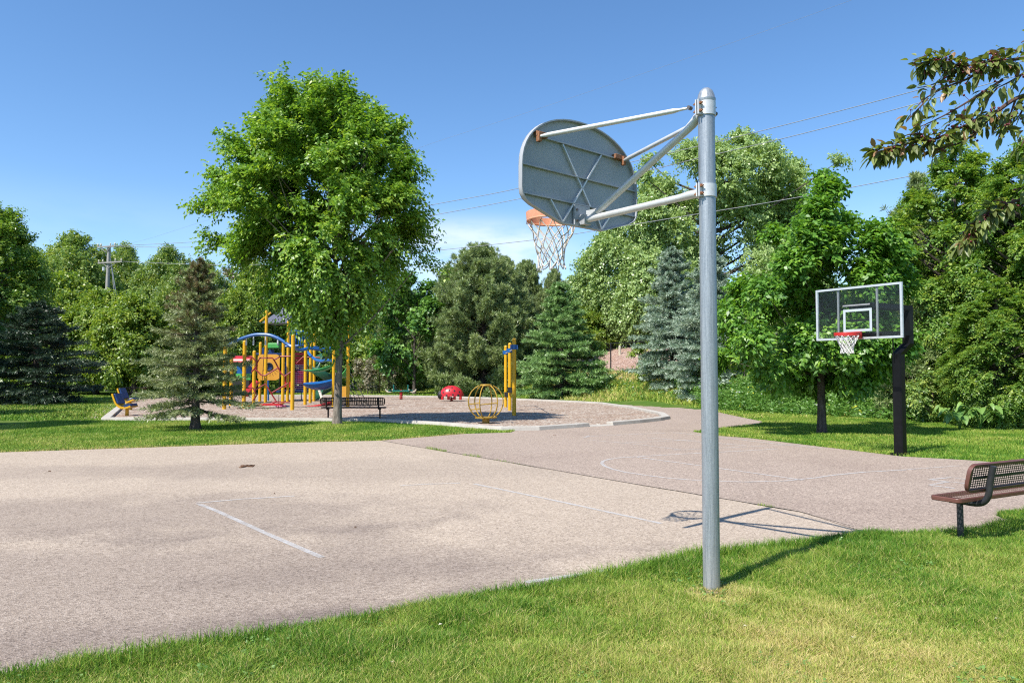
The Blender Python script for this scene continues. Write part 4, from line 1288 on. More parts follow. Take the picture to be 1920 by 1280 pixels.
# ------------------------------------------------------------------ wooden utility pole and wires
up = W(203, 700, 70); up.z = 0
pole = empty('utility_pole', up, 'weathered wooden pole with two crossarms rising out of the woodland trees', 'utility pole')
def U(px, py): return W(px, py, 70)
top = U(204.5, 463)
m = MB(); m.tube([Vector((up.x, 70, 0)), Vector((U(200, 580).x, 70, U(200, 580).z)), top], [0.22, 0.2, 0.15], 12); m.build('pole_shaft', M['pale_timber'], pole)
for (ax0, ay0), (bx0, by0) in (((185, 464), (218.5, 462)), ((186, 494), (231, 491))):
    a, b = U(ax0, ay0) - Vector((0, .2, 0)), U(bx0, by0) - Vector((0, .2, 0)); d = (b - a).normalized()
    m = MB(); m.box(a.lerp(b, .5), ((b - a).length, 0.12, 0.12), (d, Vector((0, 1, 0)), d.cross(Vector((0, 1, 0)))))
    arm = m.build('crossarm', M['pale_timber'], pole, smooth=False)
    mid = U((ax0 + bx0) / 2 - 3, ay0 + 9) - Vector((0, .2, 0))
    for e in (0.18, 0.80):
        m = MB(); m.tube([a.lerp(b, e), mid], 0.035, 5); m.build('arm_brace', M['pale_timber'], arm)
    for e in (0.03, 0.2, 0.72, 0.97):
        m = MB(); c = a.lerp(b, e); m.lathe([(0.05, 0.08), (0.08, 0.12), (0.06, 0.2), (0.08, 0.25), (0.03, 0.32)], c, 8)
        m.build('insulator', M['cream'], arm)
m = MB(); m.lathe([(0.13, 0), (0.13, 0.35)], U(196, 508) - Vector((0, .15, 0)), 8); m.build('switch_box', M['white_metal'], pole)
m = MB(); m.tube([U(206, 478), U(220, 562)], 0.035, 5); m.build('guy_wire', M['wire'], pole)
m = MB(); m.tube([U(209, 500), U(216, 562)], 0.035, 5); m.build('guy_wire', M['wire'], pole)

def wire(label, px, y_near, x_near, Ynear, r, group, mat='wire'):
    """px: points of the wire in the photo; it hangs in a vertical plane from the pole to a point Ynear out"""
    x0, Y0 = px[0][0], 70.0
    pts = []
    for x, y in smooth2(px):
        f = (x - x0) / (x_near - x0)
        pts.append(W(x, y, 1 / ((1 - f) / Y0 + f / Ynear)))
    m = MB(); m.tube(pts, r, 4)
    o = m.build('power_line', M[mat]); return tag(o, label, 'power line', group)
def smooth2(px):
    v = smooth_path([Vector((x, y, 0)) for x, y in px], 6)
    return [(p.x, p.y) for p in v]
GRP = 'power lines crossing the sky'
wire('upper of the two close wires passing behind the grey backboard', [(218, 461), (420, 449), (620, 419), (819, 382.5), (974, 353), (1226, 294), (1440, 242.5), (1700, 175), (2050, 78)], 0, 2050, 32, 0.019, GRP)
wire('lower of the two close wires passing behind the grey backboard', [(210, 462), (400, 462), (600, 440), (804, 405), (976, 372.5), (1197, 324), (1305, 298), (1480, 257), (1680, 205), (2050, 103)], 0, 2050, 32, 0.019, GRP)
wire('lowest wire, passing just under the near net and in front of the tall round tree', [(228, 490), (420, 497), (600, 490), (785, 473), (1000, 450), (1085, 437.5), (1307, 401.5), (1480, 373), (1760, 320), (2050, 262)], 0, 2050, 32, 0.018, GRP)
wire('very thin faint wire high in the sky, above the near backboard', [(212, 462), (270, 450), (350, 425), (560, 358), (807, 270), (980, 214), (1311, 102), (1590, 3), (1800, -75)], 0, 1800, 34, 0.006, GRP)
# ------------------------------------------------------------------ play structure
ps0 = G(538, 758)
play = empty('play_structure', (ps0.x, ps0.y, 0.03), 'climbing frame of yellow posts with blue rails and colourful slides behind the elm', 'climbing frame')
def depth_of(y): return G(960, y).y
def post(px, yt, yb, r=0.085, m_='yellow'):
    b = G(px, yb, 0.03); t = W(px, yt, b.y)
    m = MB(); m.tube([Vector((b.x, b.y, -0.1)), Vector((b.x, b.y, t.z - 0.05))], r, 16)
    m.ball(Vector((b.x, b.y, t.z - 0.055)), r * 1.02, 14, 8)
    return m.build('post', M[m_], play)
POSTS = [(420.5, 636, 767), (457, 639, 765), (433, 668, 760), (475.5, 658, 761), (487, 642, 752.5), (497.5, 582, 754.5), (530, 641, 757), (539, 602, 752.5), (548, 627, 768.5), (572, 637, 758.5), (581.5, 642, 755), (588.5, 615, 752), (625, 643, 763), (638, 668, 754), (652, 612, 762)]
for p in POSTS: post(*p)
def quad_panel(name, mat, px0, py0, px1, py1, Y, th=0.06, bev=0.0, parent=None):
    a, b = W(px0, py1, Y), W(px1, py0, Y); c = a.lerp(b, .5)
    m = MB(); m.box(c, (abs(b.x - a.x), th, abs(b.z - a.z))); return m.build(name, M[mat], parent or play, smooth=False, bevel=bev)
Yd = lambda y: depth_of(y)
# panel with a round porthole
Yp = Yd(754)
pan = None
a, b = W(483, 712.5, Yp), W(525, 664, Yp); c = a.lerp(b, .5); c0 = W(504.5, 687.5, Yp)
m = MB(); hw_, hh_ = (b.x - a.x) / 2, (b.z - a.z) / 2; R_ = 0.22; n_ = 24
outer = []
for k in range(n_):
    an = 2 * math.pi * k / n_; d = (math.cos(an), math.sin(an)); s = 1 / max(abs(d[0]) / hw_, abs(d[1]) / hh_)
    outer.append(Vector((c.x + d[0] * s, 0, c.z + d[1] * s)))
for e, sgn in ((Yp - 0.03, 1), (Yp + 0.03, -1)):
    vs = [Vector((p.x, e, p.z)) for p in outer] + [Vector((c0.x + R_ * math.cos(2 * math.pi * k / n_), e, c0.z + R_ * math.sin(2 * math.pi * k / n_))) for k in range(n_)]
    m.add(vs, [(k, (k + 1) % n_, n_ + (k + 1) % n_, n_ + k)[::sgn] for k in range(n_)])
m.add([Vector((p.x, e, p.z)) for e in (Yp - .03, Yp + .03) for p in outer], [(k, (k + 1) % n_, n_ + (k + 1) % n_, n_ + k) for k in range(n_)])
pan = m.build('panel', M['orange_panel'], play, smooth=False)
pan['label'] = 'orange-yellow panel with a round window'
m = MB(); x = Vector((1, 0, 0)); m.tube([Vector((c0.x + 0.215 * math.cos(2 * math.pi * k / 24), Yp - 0.04, c0.z + 0.215 * math.sin(2 * math.pi * k / 24))) for k in range(24)], 0.035, 8, closed=True)
m.build('window_ring', M['black'], pan)
m = MB(); m.tube([Vector((c0.x, Yp + 0.05, c0.z)), Vector((c0.x, Yp + 0.07, c0.z))], 0.2, 20); m.build('window_disc', M['deep_blue'], pan)
for k in range(7):
    m = MB(); an = math.radians(-160 + k * 22); m.tube([Vector((c0.x + .33 * math.cos(an) + .1, Yp - .035, c0.z - .05 + .33 * math.sin(an))), Vector((c0.x + .5 * math.cos(an) + .1, Yp - .035, c0.z - .05 + .5 * math.sin(an)))], 0.01, 4)
    m.build('groove', M['timber'], pan)
# overhead rails: arch and waves
def rail(name, pts, Y, r, mat, off=0.0):
    m = MB(); n = len(pts)
    P = smooth_path([W(px, py, (Y if not isinstance(Y, tuple) else Y[0] + (Y[1] - Y[0]) * i / (n - 1)) + off) for i, (px, py) in enumerate(pts)], 6)
    m.tube(P, r, 8); return m.build(name, M[mat], play)
Y9, Y1 = Yd(768), Yd(767)
rail('overhead_rail', [(427, 648), (440, 641), (455, 634), (475, 628), (490, 627), (507, 628.5), (525, 636), (540, 646), (548, 650)], (Y1, Y9), 0.075, 'blue')
rail('overhead_rail', [(428, 640), (433, 637), (441, 640)], (Y1 + 1.2, Y1 + .2), 0.06, 'blue')
rail('overhead_rail', [(549, 647), (556, 654), (566, 656), (580, 653), (598, 655), (610, 656), (620, 653), (626, 648)], (Y9, Yd(763)), 0.07, 'blue')
rail('overhead_rail', [(549, 652), (560, 656), (575, 653), (592, 651), (606, 654), (625, 651)], (Y9 + .7, Yd(763) + .5), 0.06, 'blue')
rail('overhead_rail', [(574, 657), (583, 667), (592, 674), (602, 677), (613, 675), (624, 676)], (Yd(758), Yd(763)), 0.075, 'blue')
rail('overhead_rail', [(531, 650), (538, 649), (560, 648)], Yd(757), 0.06, 'blue')
for px in (462, 475.5, 498, 521):
    a = W(px, 630, Y1); m = MB(); m.tube([a, a - Z3 * 0.28], 0.03, 6); m.box(a - Z3 * 0.32, (0.06, 0.06, 0.2)); m.build('trolley_handle', M['white_metal'], play, smooth=False)
# red hexagon climber between posts
Yh = Yd(766)
def pipe(name, pts, Y, r=0.035, mat='dark_red'):
    m = MB(); m.tube([W(px, py, Y) for px, py in pts], r, 8); return m.build(name, M[mat], play)
pipe('climbing_bar', [(458, 668), (472, 669), (482, 678), (480, 685), (487, 671), (511, 671), (517, 680), (527, 700), (534, 705), (547, 696)], Yh)
pipe('climbing_bar', [(472, 697), (483, 684), (479, 692), (490, 703), (497, 704), (522, 689)], Yh)
pipe('climbing_bar', [(515, 674), (525, 668), (546, 667.5)], Yh)
pipe('climbing_bar', [(458, 727), (474, 727), (482, 740), (475, 750)], Yh)
pipe('climbing_bar', [(478, 731), (498, 719.5), (509, 738), (519, 754), (547, 754)], Yh)
pipe('climbing_bar', [(510, 736), (522, 729), (541, 718)], Yh)
pipe('climbing_bar', [(440, 757), (470, 761), (505, 758), (518, 752)], Yh, 0.05)
pipe('climbing_bar', [(556, 681), (568, 669), (600, 670)], Yd(758))
for px, y0, y1 in ((494, 650, 712), (524, 648, 766)):
    m = MB(); m.tube([W(px + 2, y0, Yh), W(px - 2, y1, Yh)], 0.014, 5); m.build('climbing_rope', M['black'], play)
# left part: red roof hood, green and blue panels, slide
Yl = Yd(756)
m = MB(); a, b = W(440, 678, Yl), W(474, 678, Yl); P = []
for k in range(9):
    an = math.pi * k / 8; P.append((-math.cos(an) * 0.5, math.sin(an) * 0.38))
m.prism(P, a + Vector((0, 0, -0.05)), Vector((0, 1, 0)), Z3, Vector((1, 0, 0)), 0, b.x - a.x); m.build('tunnel_hood', M['red'], play)
quad_panel('side_panel', 'green', 442, 700, 470, 712, Yl, 0.06)
quad_panel('side_panel', 'blue', 444, 681, 472, 700, Yl + 0.4, 0.05)
quad_panel('deck', 'black', 440, 713, 474, 738, Yl + 0.3, 1.2)
m = MB()
a, b = W(484, 716, Yl - .3), W(461, 743, Yl - .9)
d = (b - a).normalized(); s = Vector((0, 1, 0)); m.box(a.lerp(b, .5), ((b - a).length, 0.6, 0.06), (d, s, d.cross(s))); m.box(a.lerp(b, .5) + Vector((0, -.3, .1)), ((b - a).length, 0.05, 0.26), (d, s, d.cross(s)))
m.build('slide', M['red'], play, smooth=False)
m = MB(); m.box(W(508, 758, Yh - .2), (1.1, 0.4, 0.08), bev=0.08); m.build('step', M['red'], play)
m = MB(); m.box(W(470, 760, Yh + .1), (0.8, 0.4, 0.07), bev=0.08); m.build('step', M['red'], play)
m = MB(); m.lathe([(0.02, -0.1), (0.22, -0.06), (0.27, 0), (0.24, .04), (0.02, .05)], W(527, 761, Yd(764)), 16); m.tube([W(525, 764, Yd(764)), W(525, 769, Yd(764))], 0.04, 8); m.build('stepping_disc', M['pink'], play)
m = MB(); m.lathe([(0.02, -0.08), (0.16, -0.05), (0.18, 0), (0.02, .04)], W(537, 761, Yd(763)), 16); m.build('stepping_disc', M['deep_blue'], play)
# middle: red wall with rungs and purple net, blue ladders, deck
Ym = Yd(752)
quad_panel('deck', 'deep_blue', 524, 731, 580, 735, Ym, 1.3)
quad_panel('deck', 'deep_blue', 486, 662, 540, 665, Ym + .4, 1.3)
for y0, y1 in ((661, 666.5), (668, 675), (676, 684), (695, 703), (704, 711), (712, 718)):
    quad_panel('wall_board', 'red', 553, y0, 576, y1, Ym + 0.5, 0.1)
m = MB()
for k in range(7):
    px = 553 + k * 3.8; m.tube([W(px, 684, Ym + .35), W(px, 730, Ym + .35)], 0.016, 4)
for k in range(12):
    py = 684 + k * 4; m.tube([W(553, py, Ym + .34), W(577, py, Ym + .34)], 0.016, 4)
m.build('climbing_net', M['purple'], play)
quad_panel('wall_board', 'red', 528, 700, 549, 726, Ym + .7, 0.1)
m = MB()
for px in (534, 538): m.tube([W(px, 664, Ym), W(px - .5, 702, Ym)], 0.06, 6)
for k in range(6): m.tube([W(534, 668 + k * 6, Ym), W(538, 668 + k * 6, Ym)], 0.03, 6)
m.build('ladder', M['deep_blue'], play)
Yb = Yd(750)
m = MB()
for px in range(544, 590, 4): m.tube([W(px, 620, Yb), W(px, 648, Yb)], 0.03, 5)
for py in (620, 648): m.tube([W(543, py, Yb), W(590, py, Yb)], 0.045, 6)
P = [W(566 - 12 * math.cos(math.pi * k / 10), 634 - 12 * math.sin(math.pi * k / 10), Yb - .1) for k in range(11)]
m.tube(P, 0.05, 6); m.tube([P[0], P[0] - Z3 * .6], .05, 6); m.tube([P[-1], P[-1] - Z3 * .6], .05, 6)
m.build('guard_rail', M['blue'], play)
quad_panel('side_panel', 'green', 558, 617, 580, 626, Yb + .3, 0.06, 0.02)
quad_panel('side_panel', 'green', 504, 643, 526, 653, Ym + .2, 0.5, 0.05)
quad_panel('side_panel', 'deep_blue', 491, 652, 499, 663, Ym + .3, 0.05)
quad_panel('side_panel', 'deep_blue', 504, 655, 514, 662, Ym + .3, 0.05)
m = MB(); m.tube([W(503, 712, Ym), W(503, 752, Ym)], 0.05, 8); m.tube([W(565, 735, Ym), W(565, 753, Ym)], 0.03, 6); m.build('support_post', M['blue'], play)
# roof over the middle deck
m = MB(); r0, r1 = W(500, 607, Ym), W(560, 607, Ym); mid = (r0 + r1) / 2; w_ = (r1.x - r0.x) / 2
vs = [mid + Vector((-w_, -.9, 0)), mid + Vector((w_, -.9, 0)), mid + Vector((w_, 1.1, 0)), mid + Vector((-w_, 1.1, 0)), mid + Vector((0, .1, 1.0))]
m.add(vs, [(0, 1, 4), (1, 2, 4), (2, 3, 4), (3, 0, 4), (3, 2, 1, 0)]); m.build('roof', M['roof'], play, smooth=False)
m = MB(); m.tube([W(487, 603, Yd(754)), W(497, 594, Yd(754)), W(508, 586, Yd(754))], 0.05, 6); m.tube([W(534, 600, Ym), W(540, 592, Ym)], 0.05, 6); m.build('roof_strut', M['yellow'], play)
# right: stacked climbing pods round a pole, spiral slide, rope climber
def pod(px0, py0, px1, py1, mat, Y, thick, tilt, name='climbing_pod'):
    a, b = W(px0, py0, Y), W(px1, py1, Y + 0.3)
    d = (b - a).normalized(); s = Vector((0, 1, 0)); nn = s.cross(d) * -1
    if nn.z < 0: nn = -nn
    L = (b - a).length; m = MB(); vs, fs = [], []; nu, nv_ = 14, 10
    for i in range(nu + 1):
        t = i / nu; wd = 0.5 * math.sin(math.pi * min(1, 0.12 + t * 0.75)) ** 0.7
        th = thick * math.sin(math.pi * min(1, 0.06 + t * 0.8)) ** 0.6
        for k in range(nv_):
            an = 2 * math.pi * k / nv_
            vs.append(a + d * L * t + s * wd * math.cos(an) + nn * (th * math.sin(an) * (1 if math.sin(an) < 0 else 0.35)) - nn * 0.10 * math.sin(math.pi * t))
    for i in range(nu):
        for k in range(nv_):
            l = (k + 1) % nv_; fs.append((i * nv_ + k, i * nv_ + l, (i + 1) * nv_ + l, (i + 1) * nv_ + k))
    fs += [tuple(range(nv_)), tuple(nu * nv_ + k for k in range(nv_ - 1, -1, -1))]
    m.add(vs, fs); m.add([a + d * L * .75 + nn * .02 + s * q for q in (-.12, .12)] + [a + d * L * .95 + nn * .08 + s * q for q in (.12, -.12)], [(0, 1, 2, 3)])
    return m.build(name, M[mat], play)
Yr = Yd(762)
pod(571, 694, 628, 683, 'green', Yr, 0.14, 0)
pod(571, 719, 632, 711, 'blue', Yr, 0.36, 0)
pod(570, 762, 632, 750, 'red', Yr, 0.20, 0)
pod(653, 688, 638, 705, 'green', Yr + .3, 0.25, 0)
pod(638, 760, 652, 756, 'deep_blue', Yr, 0.16, 0)
m = MB(); vs, fs = [], []
ctr = W(604, 700, Yd(753)); nseg = 36
for i in range(nseg + 1):
    t = i / nseg; an = 0.4 + t * 2 * math.pi * 1.35; z = W(604, 655, ctr.y).z * (1 - t) + 0.25 * t
    dr = Vector((math.cos(an), math.sin(an), 0)); cc = Vector((ctr.x, ctr.y, z))
    vs += [cc + dr * 0.15 + Z3 * 0.05, cc + dr * 0.3 - Z3 * 0.12, cc + dr * 0.65 - Z3 * 0.14, cc + dr * 0.85 + Z3 * 0.28]
for i in range(nseg):
    for k in range(3): fs.append((i * 4 + k, i * 4 + k + 1, i * 4 + k + 5, i * 4 + k + 4))
m.add(vs, fs); sl = m.build('spiral_slide', M['dark_green'], play)
sm = sl.modifiers.new('thick', 'SOLIDIFY'); sm.thickness = 0.04
m = MB(); m.tube([W(598, 730, Yd(756)), W(604, 748, Yd(758))], 0.07, 6); m.build('slide_support', M['cream'], play)
quad_panel('side_panel', 'orange_panel', 640, 724, 650, 744, Yd(757), 0.06)
m = MB()
Yn = Yd(762)
tops = [(652, 684 + 6 * k) for k in range(8)]; feet = [(690 - 3.5 * k, 766 - 4.5 * k) for k in range(8)]
for k in range(4):
    m.tube([W(652, 690 + k * 12, Yn), W(668 - k * 3, 720 + k * 9, Yn - .4), W(694 - k * 12, 764 - k * 3, Yn - .9)], 0.018, 5)
for k in range(4):
    m.tube([W(653, 706 + 12 * k, Yn), W(664 + k * 2, 722 + 9 * k, Yn - .4), W(672 + k * 5, 716 + 13 * k, Yn - .5)], 0.016, 5)
m.build('rope_net', M['black'], play)

# ------------------------------------------------------------------ free-standing play equipment
# three posts with bars
tp = G(957, 768, 0.03)
bars = empty('turning_bars', tp, 'three tall yellow posts in a row with blue clamps, behind the wire globe', 'exercise bars')
PB = [G(964, 779, 0.03), G(956, 769, 0.03), G(948.3, 763, 0.03)]
for p in PB:
    m = MB(); m.tube([p - Z3 * .1, p + Z3 * 2.86], 0.078, 18); m.ball(p + Z3 * 2.90, 0.082, 16, 10); b_ = m.build('post', M['yellow'], bars)
    m = MB(); m.lathe([(0.079, -.09), (0.095, -.09), (0.095, .09), (0.079, .09)], p + Z3 * 2.64, 18); m.box(p + Z3 * 2.64 + Vector((0.12, 0, 0)), (0.06, 0.05, 0.16)); m.box(p + Z3 * 2.64 - Vector((0.12, 0, 0)), (0.06, 0.05, 0.16)); m.build('clamp', M['blue'], b_, smooth=False)
for a, b in ((PB[0], PB[1]), (PB[1], PB[2])):
    m = MB(); m.tube([a + Z3 * 2.6, b + Z3 * 2.6], 0.022, 8); m.build('bar', M['white_metal'], bars)
for px, py, i in ((956.5, 731, 1), (949.5, 739.5, 2)):
    Y = PB[i].y - .15; m = MB(); m.box(W(px, py, Y), (0.2, 0.1, 0.24), bev=0.03); m.build('grip_box', M['black'], bars)
# wire globe spinner
gs = G(911, 793, 0.03)
glo = empty('globe_spinner', gs, 'yellow wire globe on a short yellow post near the kerb', 'spinner')
gc = gs + Z3 * 0.70; gR = 0.57
m = MB(); m.lathe([(0.12, -.05), (0.12, .14), (0.10, .16)], gs, 16); m.build('base_post', M['old_yellow'], glo)
m = MB(); m.lathe([(0.03, 0.145), (0.36, 0.165), (0.37, 0.20), (0.03, 0.205)], gs, 24); m.build('foot_plate', M['old_yellow'], glo)
for k in range(6):
    an = math.radians(12 + 60 * k); d = Vector((math.cos(an), math.sin(an), 0)); P = []
    for q in range(9):
        la = math.radians(-62 + q * 16); P.append(gc + d * gR * math.cos(la) * 1.02 + Z3 * gR * math.sin(la))
    m = MB(); m.tube(P, 0.020, 8); m.build('meridian_bar', M['old_yellow'], glo)
m = ring_tube(gc + Z3 * gR * 0.93, gR * 0.33, 0.02, 20); m.build('top_ring', M['old_yellow'], glo)
m = ring_tube(gc + Z3 * gR * 0.98, gR * 0.30, 0.012, 20); m.build('top_ring', M['old_yellow'], glo)
for k, z in ((3, -0.08), (4, -0.08), (3, -0.26)):
    a0, a1 = math.radians(12 + 60 * k), math.radians(72 + 60 * k); r = math.sqrt(max(0, gR ** 2 - z ** 2))
    m = MB(); m.tube([gc + Vector((math.cos(a0), math.sin(a0), 0)) * r + Z3 * z, gc + Vector((math.cos(a1), math.sin(a1), 0)) * r + Z3 * (z + 0.05)], 0.018, 8); m.build('cross_bar', M['old_yellow'], glo)
# ladybird rocker
lg = G(846.5, 752, 0.03)
lad = empty('ladybug_rocker', lg, 'red ladybug shell with black spots on a stubby spring', 'spring rider')
lc = lg + Z3 * 0.30
m = MB(); m.ball(lc, 1.0, 28, 18, (0.72, 0.5, 0.62), zmin=-0.05); m.build('shell', M['red'], lad)
m = MB(); m.ball(lc + Vector((-0.62, 0, 0.06)), 1.0, 14, 10, (0.2, 0.28, 0.26)); m.build('head', M['black'], lad)
for dx, dz, r in ((-.45, .22, .05), (-.25, .05, .06), (-.1, .35, .06), (.12, .1, .05), (.2, .32, .06), (.42, .05, .07), (.48, .26, .05), (.05, .5, .05), (-.32, .42, .045), (-.55, .05, .045)):
    y = -0.5 * math.sqrt(max(0.01, 1 - (dx / .72) ** 2 - (dz / .62) ** 2))
    p = Vector((dx, y, dz)); nn = Vector((dx / .72 ** 2, y / .25, dz / .62 ** 2)).normalized()
    m = MB(); m.lathe([(r, -0.01), (r, 0.006), (r * .6, 0.012)], lc + p, 14, nn); m.build('spot', M['black'], lad)
for dx in (-.5, -.15, .2, .55):
    m = MB(); m.box(lc + Vector((dx, -.3, -.1)), (0.15, 0.12, 0.2), bev=0.03); m.build('foot', M['red'], lad)
m = MB(); m.tube([lg + Vector((0.16 * math.cos(q * .7) * .5, 0.16 * math.sin(q * .7) * .5, 0.01 * q)) for q in range(26)], 0.03, 6); m.build('spring', M['red'], lad)
# spring seesaw
sg = G(752, 748.5, 0.03); see = empty('spring_seesaw', sg, 'teal spring seesaw with cream crescent seat backs and a red coil', 'seesaw')
Ys = sg.y
m = MB(); a, b = W(728, 732.5, Ys), W(775, 732.5, Ys); m.box(a.lerp(b, .5), (b.x - a.x, 0.3, 0.09), bev=.02); m.build('beam', M['teal'], see)
for px in (738.5, 765.5):
    m = MB(); m.tube([W(px, 736, Ys), W(px - .5, 721, Ys)], 0.045, 6); m.tube([W(px, 724, Ys) + Vector((0, -.2, 0)), W(px, 724, Ys) + Vector((0, .2, 0))], .03, 6); m.build('handle', M['teal'], see)
for px, sgn in ((730, -1), (773.5, 1)):
    c = W(px, 729, Ys); m = MB(); P = []
    for k in range(13):
        an = math.pi * (1 + k / 12); P.append((0.24 * math.cos(an), 0.24 * math.sin(an) * .9))
    for k in range(12, -1, -1):
        an = math.pi * (1 + k / 12); P.append((0.2 * math.cos(an), 0.12 * math.sin(an)))
    m.prism(P, c + Vector((0, -.15, 0)), Vector((1, 0, 0)), Z3, Vector((0, 1, 0)), 0, .3); m.build('seat', M['cream'], see)
m = MB(); m.tube([sg + Vector((0.085 * math.cos(q * .9), 0.085 * math.sin(q * .9), 0.58 * q / 34)) for q in range(35)], 0.035, 6); m.build('spring', M['red'], see)
# two bucket seats at the left corner
def bucket(label, back, front, py_post, name='swivel_seat'):
    Y = depth_of(py_post); k = 1400 / Y
    base = G((back[0] + front[0]) / 2 + 4, py_post, 0.03); Y = base.y
    root = empty(name, base, label, 'play seat', 'yellow swivel seats by the gravel corner')
    prof = [(back[0], back[1]), (back[0] + 3, back[1] + 9), (back[0] + 8, back[1] + 20), (back[0] + 17, back[1] + 27), (front[0] - 8, front[1] + 3), (front[0], front[1])]
    P = smooth_path([W(x, y, Y) for x, y in prof], 5)
    m = MB(); hw = 0.30; th = 0.06; n = len(P); vs, fs = [], []
    for i, p in enumerate(P):
        t = (P[min(n - 1, i + 1)] - P[max(0, i - 1)]).normalized(); nn = Vector((t.z, 0, -t.x))
        vs += [p + Vector((0, -hw, 0)), p + Vector((0, hw, 0)), p + Vector((0, hw, 0)) - nn * th, p + Vector((0, -hw, 0)) - nn * th]
    for i in range(n - 1):
        for q in range(4): fs.append((i * 4 + q, i * 4 + (q + 1) % 4, i * 4 + 4 + (q + 1) % 4, i * 4 + 4 + q))
    fs += [(0, 1, 2, 3), ((n - 1) * 4 + 3, (n - 1) * 4 + 2, (n - 1) * 4 + 1, (n - 1) * 4)]
    m.add(vs, fs); m.build('shell', M['yellow'], root)
    m = MB(); a, b = P[1], P[int(n * .42)]; d = (b - a).normalized(); s = Vector((0, 1, 0)); c = s.cross(d)
    if c.x < 0: c = -c
    m.box(a.lerp(b, .5) + c * .07, ((b - a).length, 0.5, 0.10), (d, s, d.cross(s)), 0.03); m.build('back_pad', M['deep_blue'], root)
    m = MB(); a, b = P[int(n * .68)], P[-1]; d = (b - a).normalized(); m.box(a.lerp(b, .5) + Z3 * .08, ((b - a).length, 0.5, 0.10), (d, s, d.cross(s)), 0.03); m.build('seat_pad', M['deep_blue'], root)
    m = MB(); top = P[int(n * .62)]; m.tube([base - Z3 * .05, Vector((base.x, base.y, top.z))], 0.065, 12); m.build('post', M['yellow'], root)
    return root
bucket('nearer of the two yellow seats with blue pads at the gravel corner', (216, 738), (252, 762), 779)
bucket('farther of two yellow seats with blue pads, behind the nearer one', (225, 728), (257, 749.5), 768)
# picnic table and stakes behind
pt = G(262, 748, 0); tab = empty('picnic_table', pt, 'dark brown picnic table half hidden behind the thin spruce', 'picnic table')
m = MB()
for k in range(5): m.box(W(255, 726.5, pt.y) + Vector((0, -.3 + k * .15, 0)), (1.5, 0.14, 0.05))
m.build('table_top', M['timber'], tab, smooth=False)
c = W(255, 726.5, pt.y)
for sx in (-.55, .55):
    for sy in (-1, 1):
        m = MB(); m.tube([Vector((c.x + sx, c.y + sy * .1, c.z)), Vector((c.x + sx, c.y + sy * .55, 0))], 0.045, 4); m.build('leg', M['timber'], tab)
for sy in (-.7, .7):
    m = MB(); m.box(Vector((c.x, c.y + sy, .45)), (1.5, .25, .05)); m.build('seat', M['timber'], tab, smooth=False)
for i, (x0, y0, x1, y1) in enumerate(((223.5, 704, 228.5, 727), (234, 701, 245, 727), (241.5, 696, 247.5, 724))):
    Yk = 57 + i * .4
    m = MB(); e = W(x1, y1, Yk); s_ = W(x0, y0, Yk); d = (e - s_); e2 = s_ + d * ((s_.z) / max(.1, -d.z))
    m.tube([s_ + (s_ - e) * .2, e2], 0.022, 5)
    tag(m.build('tree_stake', M['stake']), ['short thin tan stake nearest the dark spruce, leaning under the trees', 'middle thin tan stake, leaning most, above the picnic table', 'most upright thin tan stake, nearest the thin spruce'][i], 'stake', 'tan stakes under the trees')

# ------------------------------------------------------------------ chain-link fence on the bank
fw = Vector((0.51, -0.86, 0)).normalized(); fq = Vector((0.86, 0.51, 0)).normalized()
f0 = Vector((9, 36, 0)) + fq * 6.3
fen = empty('chain_link_fence', (f0.x, f0.y, T(f0.x, f0.y)), 'black chain-link fence along the top of the bank behind the trees', 'fence')
def FP(s, z): p = f0 + fw * s; return Vector((p.x, p.y, T(p.x, p.y) + z))
# aligned so that one post stands where the gap between the spruces shows it
best = min((abs(960 + 1400 * FP(s / 10, 0).x / FP(s / 10, 0).y - 1145), s / 10) for s in range(-300, 100))[1]
ss = [best + 3.0 * k for k in range(-6, 10)]
for s in ss:
    m = MB(); m.tube([FP(s, -.1), FP(s, 2.12)], 0.045, 8); m.build('fence_post', M['fence'], fen)
m = MB(); m.tube([FP(s, 2.08) for s in ss], 0.03, 6); m.build('top_rail', M['fence'], fen)
m = MB(); s0, s1 = ss[0], ss[-1]; st = 0.14
k = s0
while k < s1 - 2:
    for a, b in ((k, k + 2.0), (k + 2.0, k)):
        A, B = FP(a, 0.03), FP(b, 2.05); dd = fw * 0.004
        m.add([A - dd, A + dd, B + dd, B - dd], [(0, 1, 2, 3)])
    k += st
m.build('fence_wire', M['fence'], fen, smooth=False)
mk = W(1162, 660, 59); mz = T(mk.x, mk.y)
m = MB(); m.tube([Vector((mk.x, mk.y, mz)), Vector((mk.x, mk.y, mz + 0.7))], 0.1, 8); m.ball(Vector((mk.x, mk.y, mz + .7)), .1, 8, 6); m.lathe([(.16, 0), (.16, .08)], Vector((mk.x, mk.y, mz)), 10)
tag(m.build('marker_post', M['cream']), 'short white marker post on the gravel bank behind the chain-link fence', 'marker post')

# small litter on the courts
for px, py, r, lab in ((465, 874, .16, 'flat brown clump of dry debris on the pale court below the thin spruce'), (512, 925, .02, 'small brown chip on the pale court by the painted corner'), (668, 988, .014, 'dark speck of bark on the middle of the pale court'), (91, 883, .03, 'dark dry leaf on the pale court near the lawn strip'), (1040, 816, .05, 'small brown leaf on the grey court near the kerb')):
    g = G(px, py, 0.01); rr_ = random.Random(px); m = MB()
    for k in range(14 if r > .1 else 3):
        a = rr_.uniform(0, 6.28); q = r * rr_.random() ** .6
        m.box(g + Vector((q * math.cos(a) * 1.4, q * math.sin(a), 0.004)), (r * rr_.uniform(.3, .8), r * rr_.uniform(.15, .5), 0.012), (Vector((math.cos(a), math.sin(a), 0)), Vector((-math.sin(a), math.cos(a), 0)), Z3))
    tag(m.build('debris', M['stone'], smooth=False), lab, 'debris')
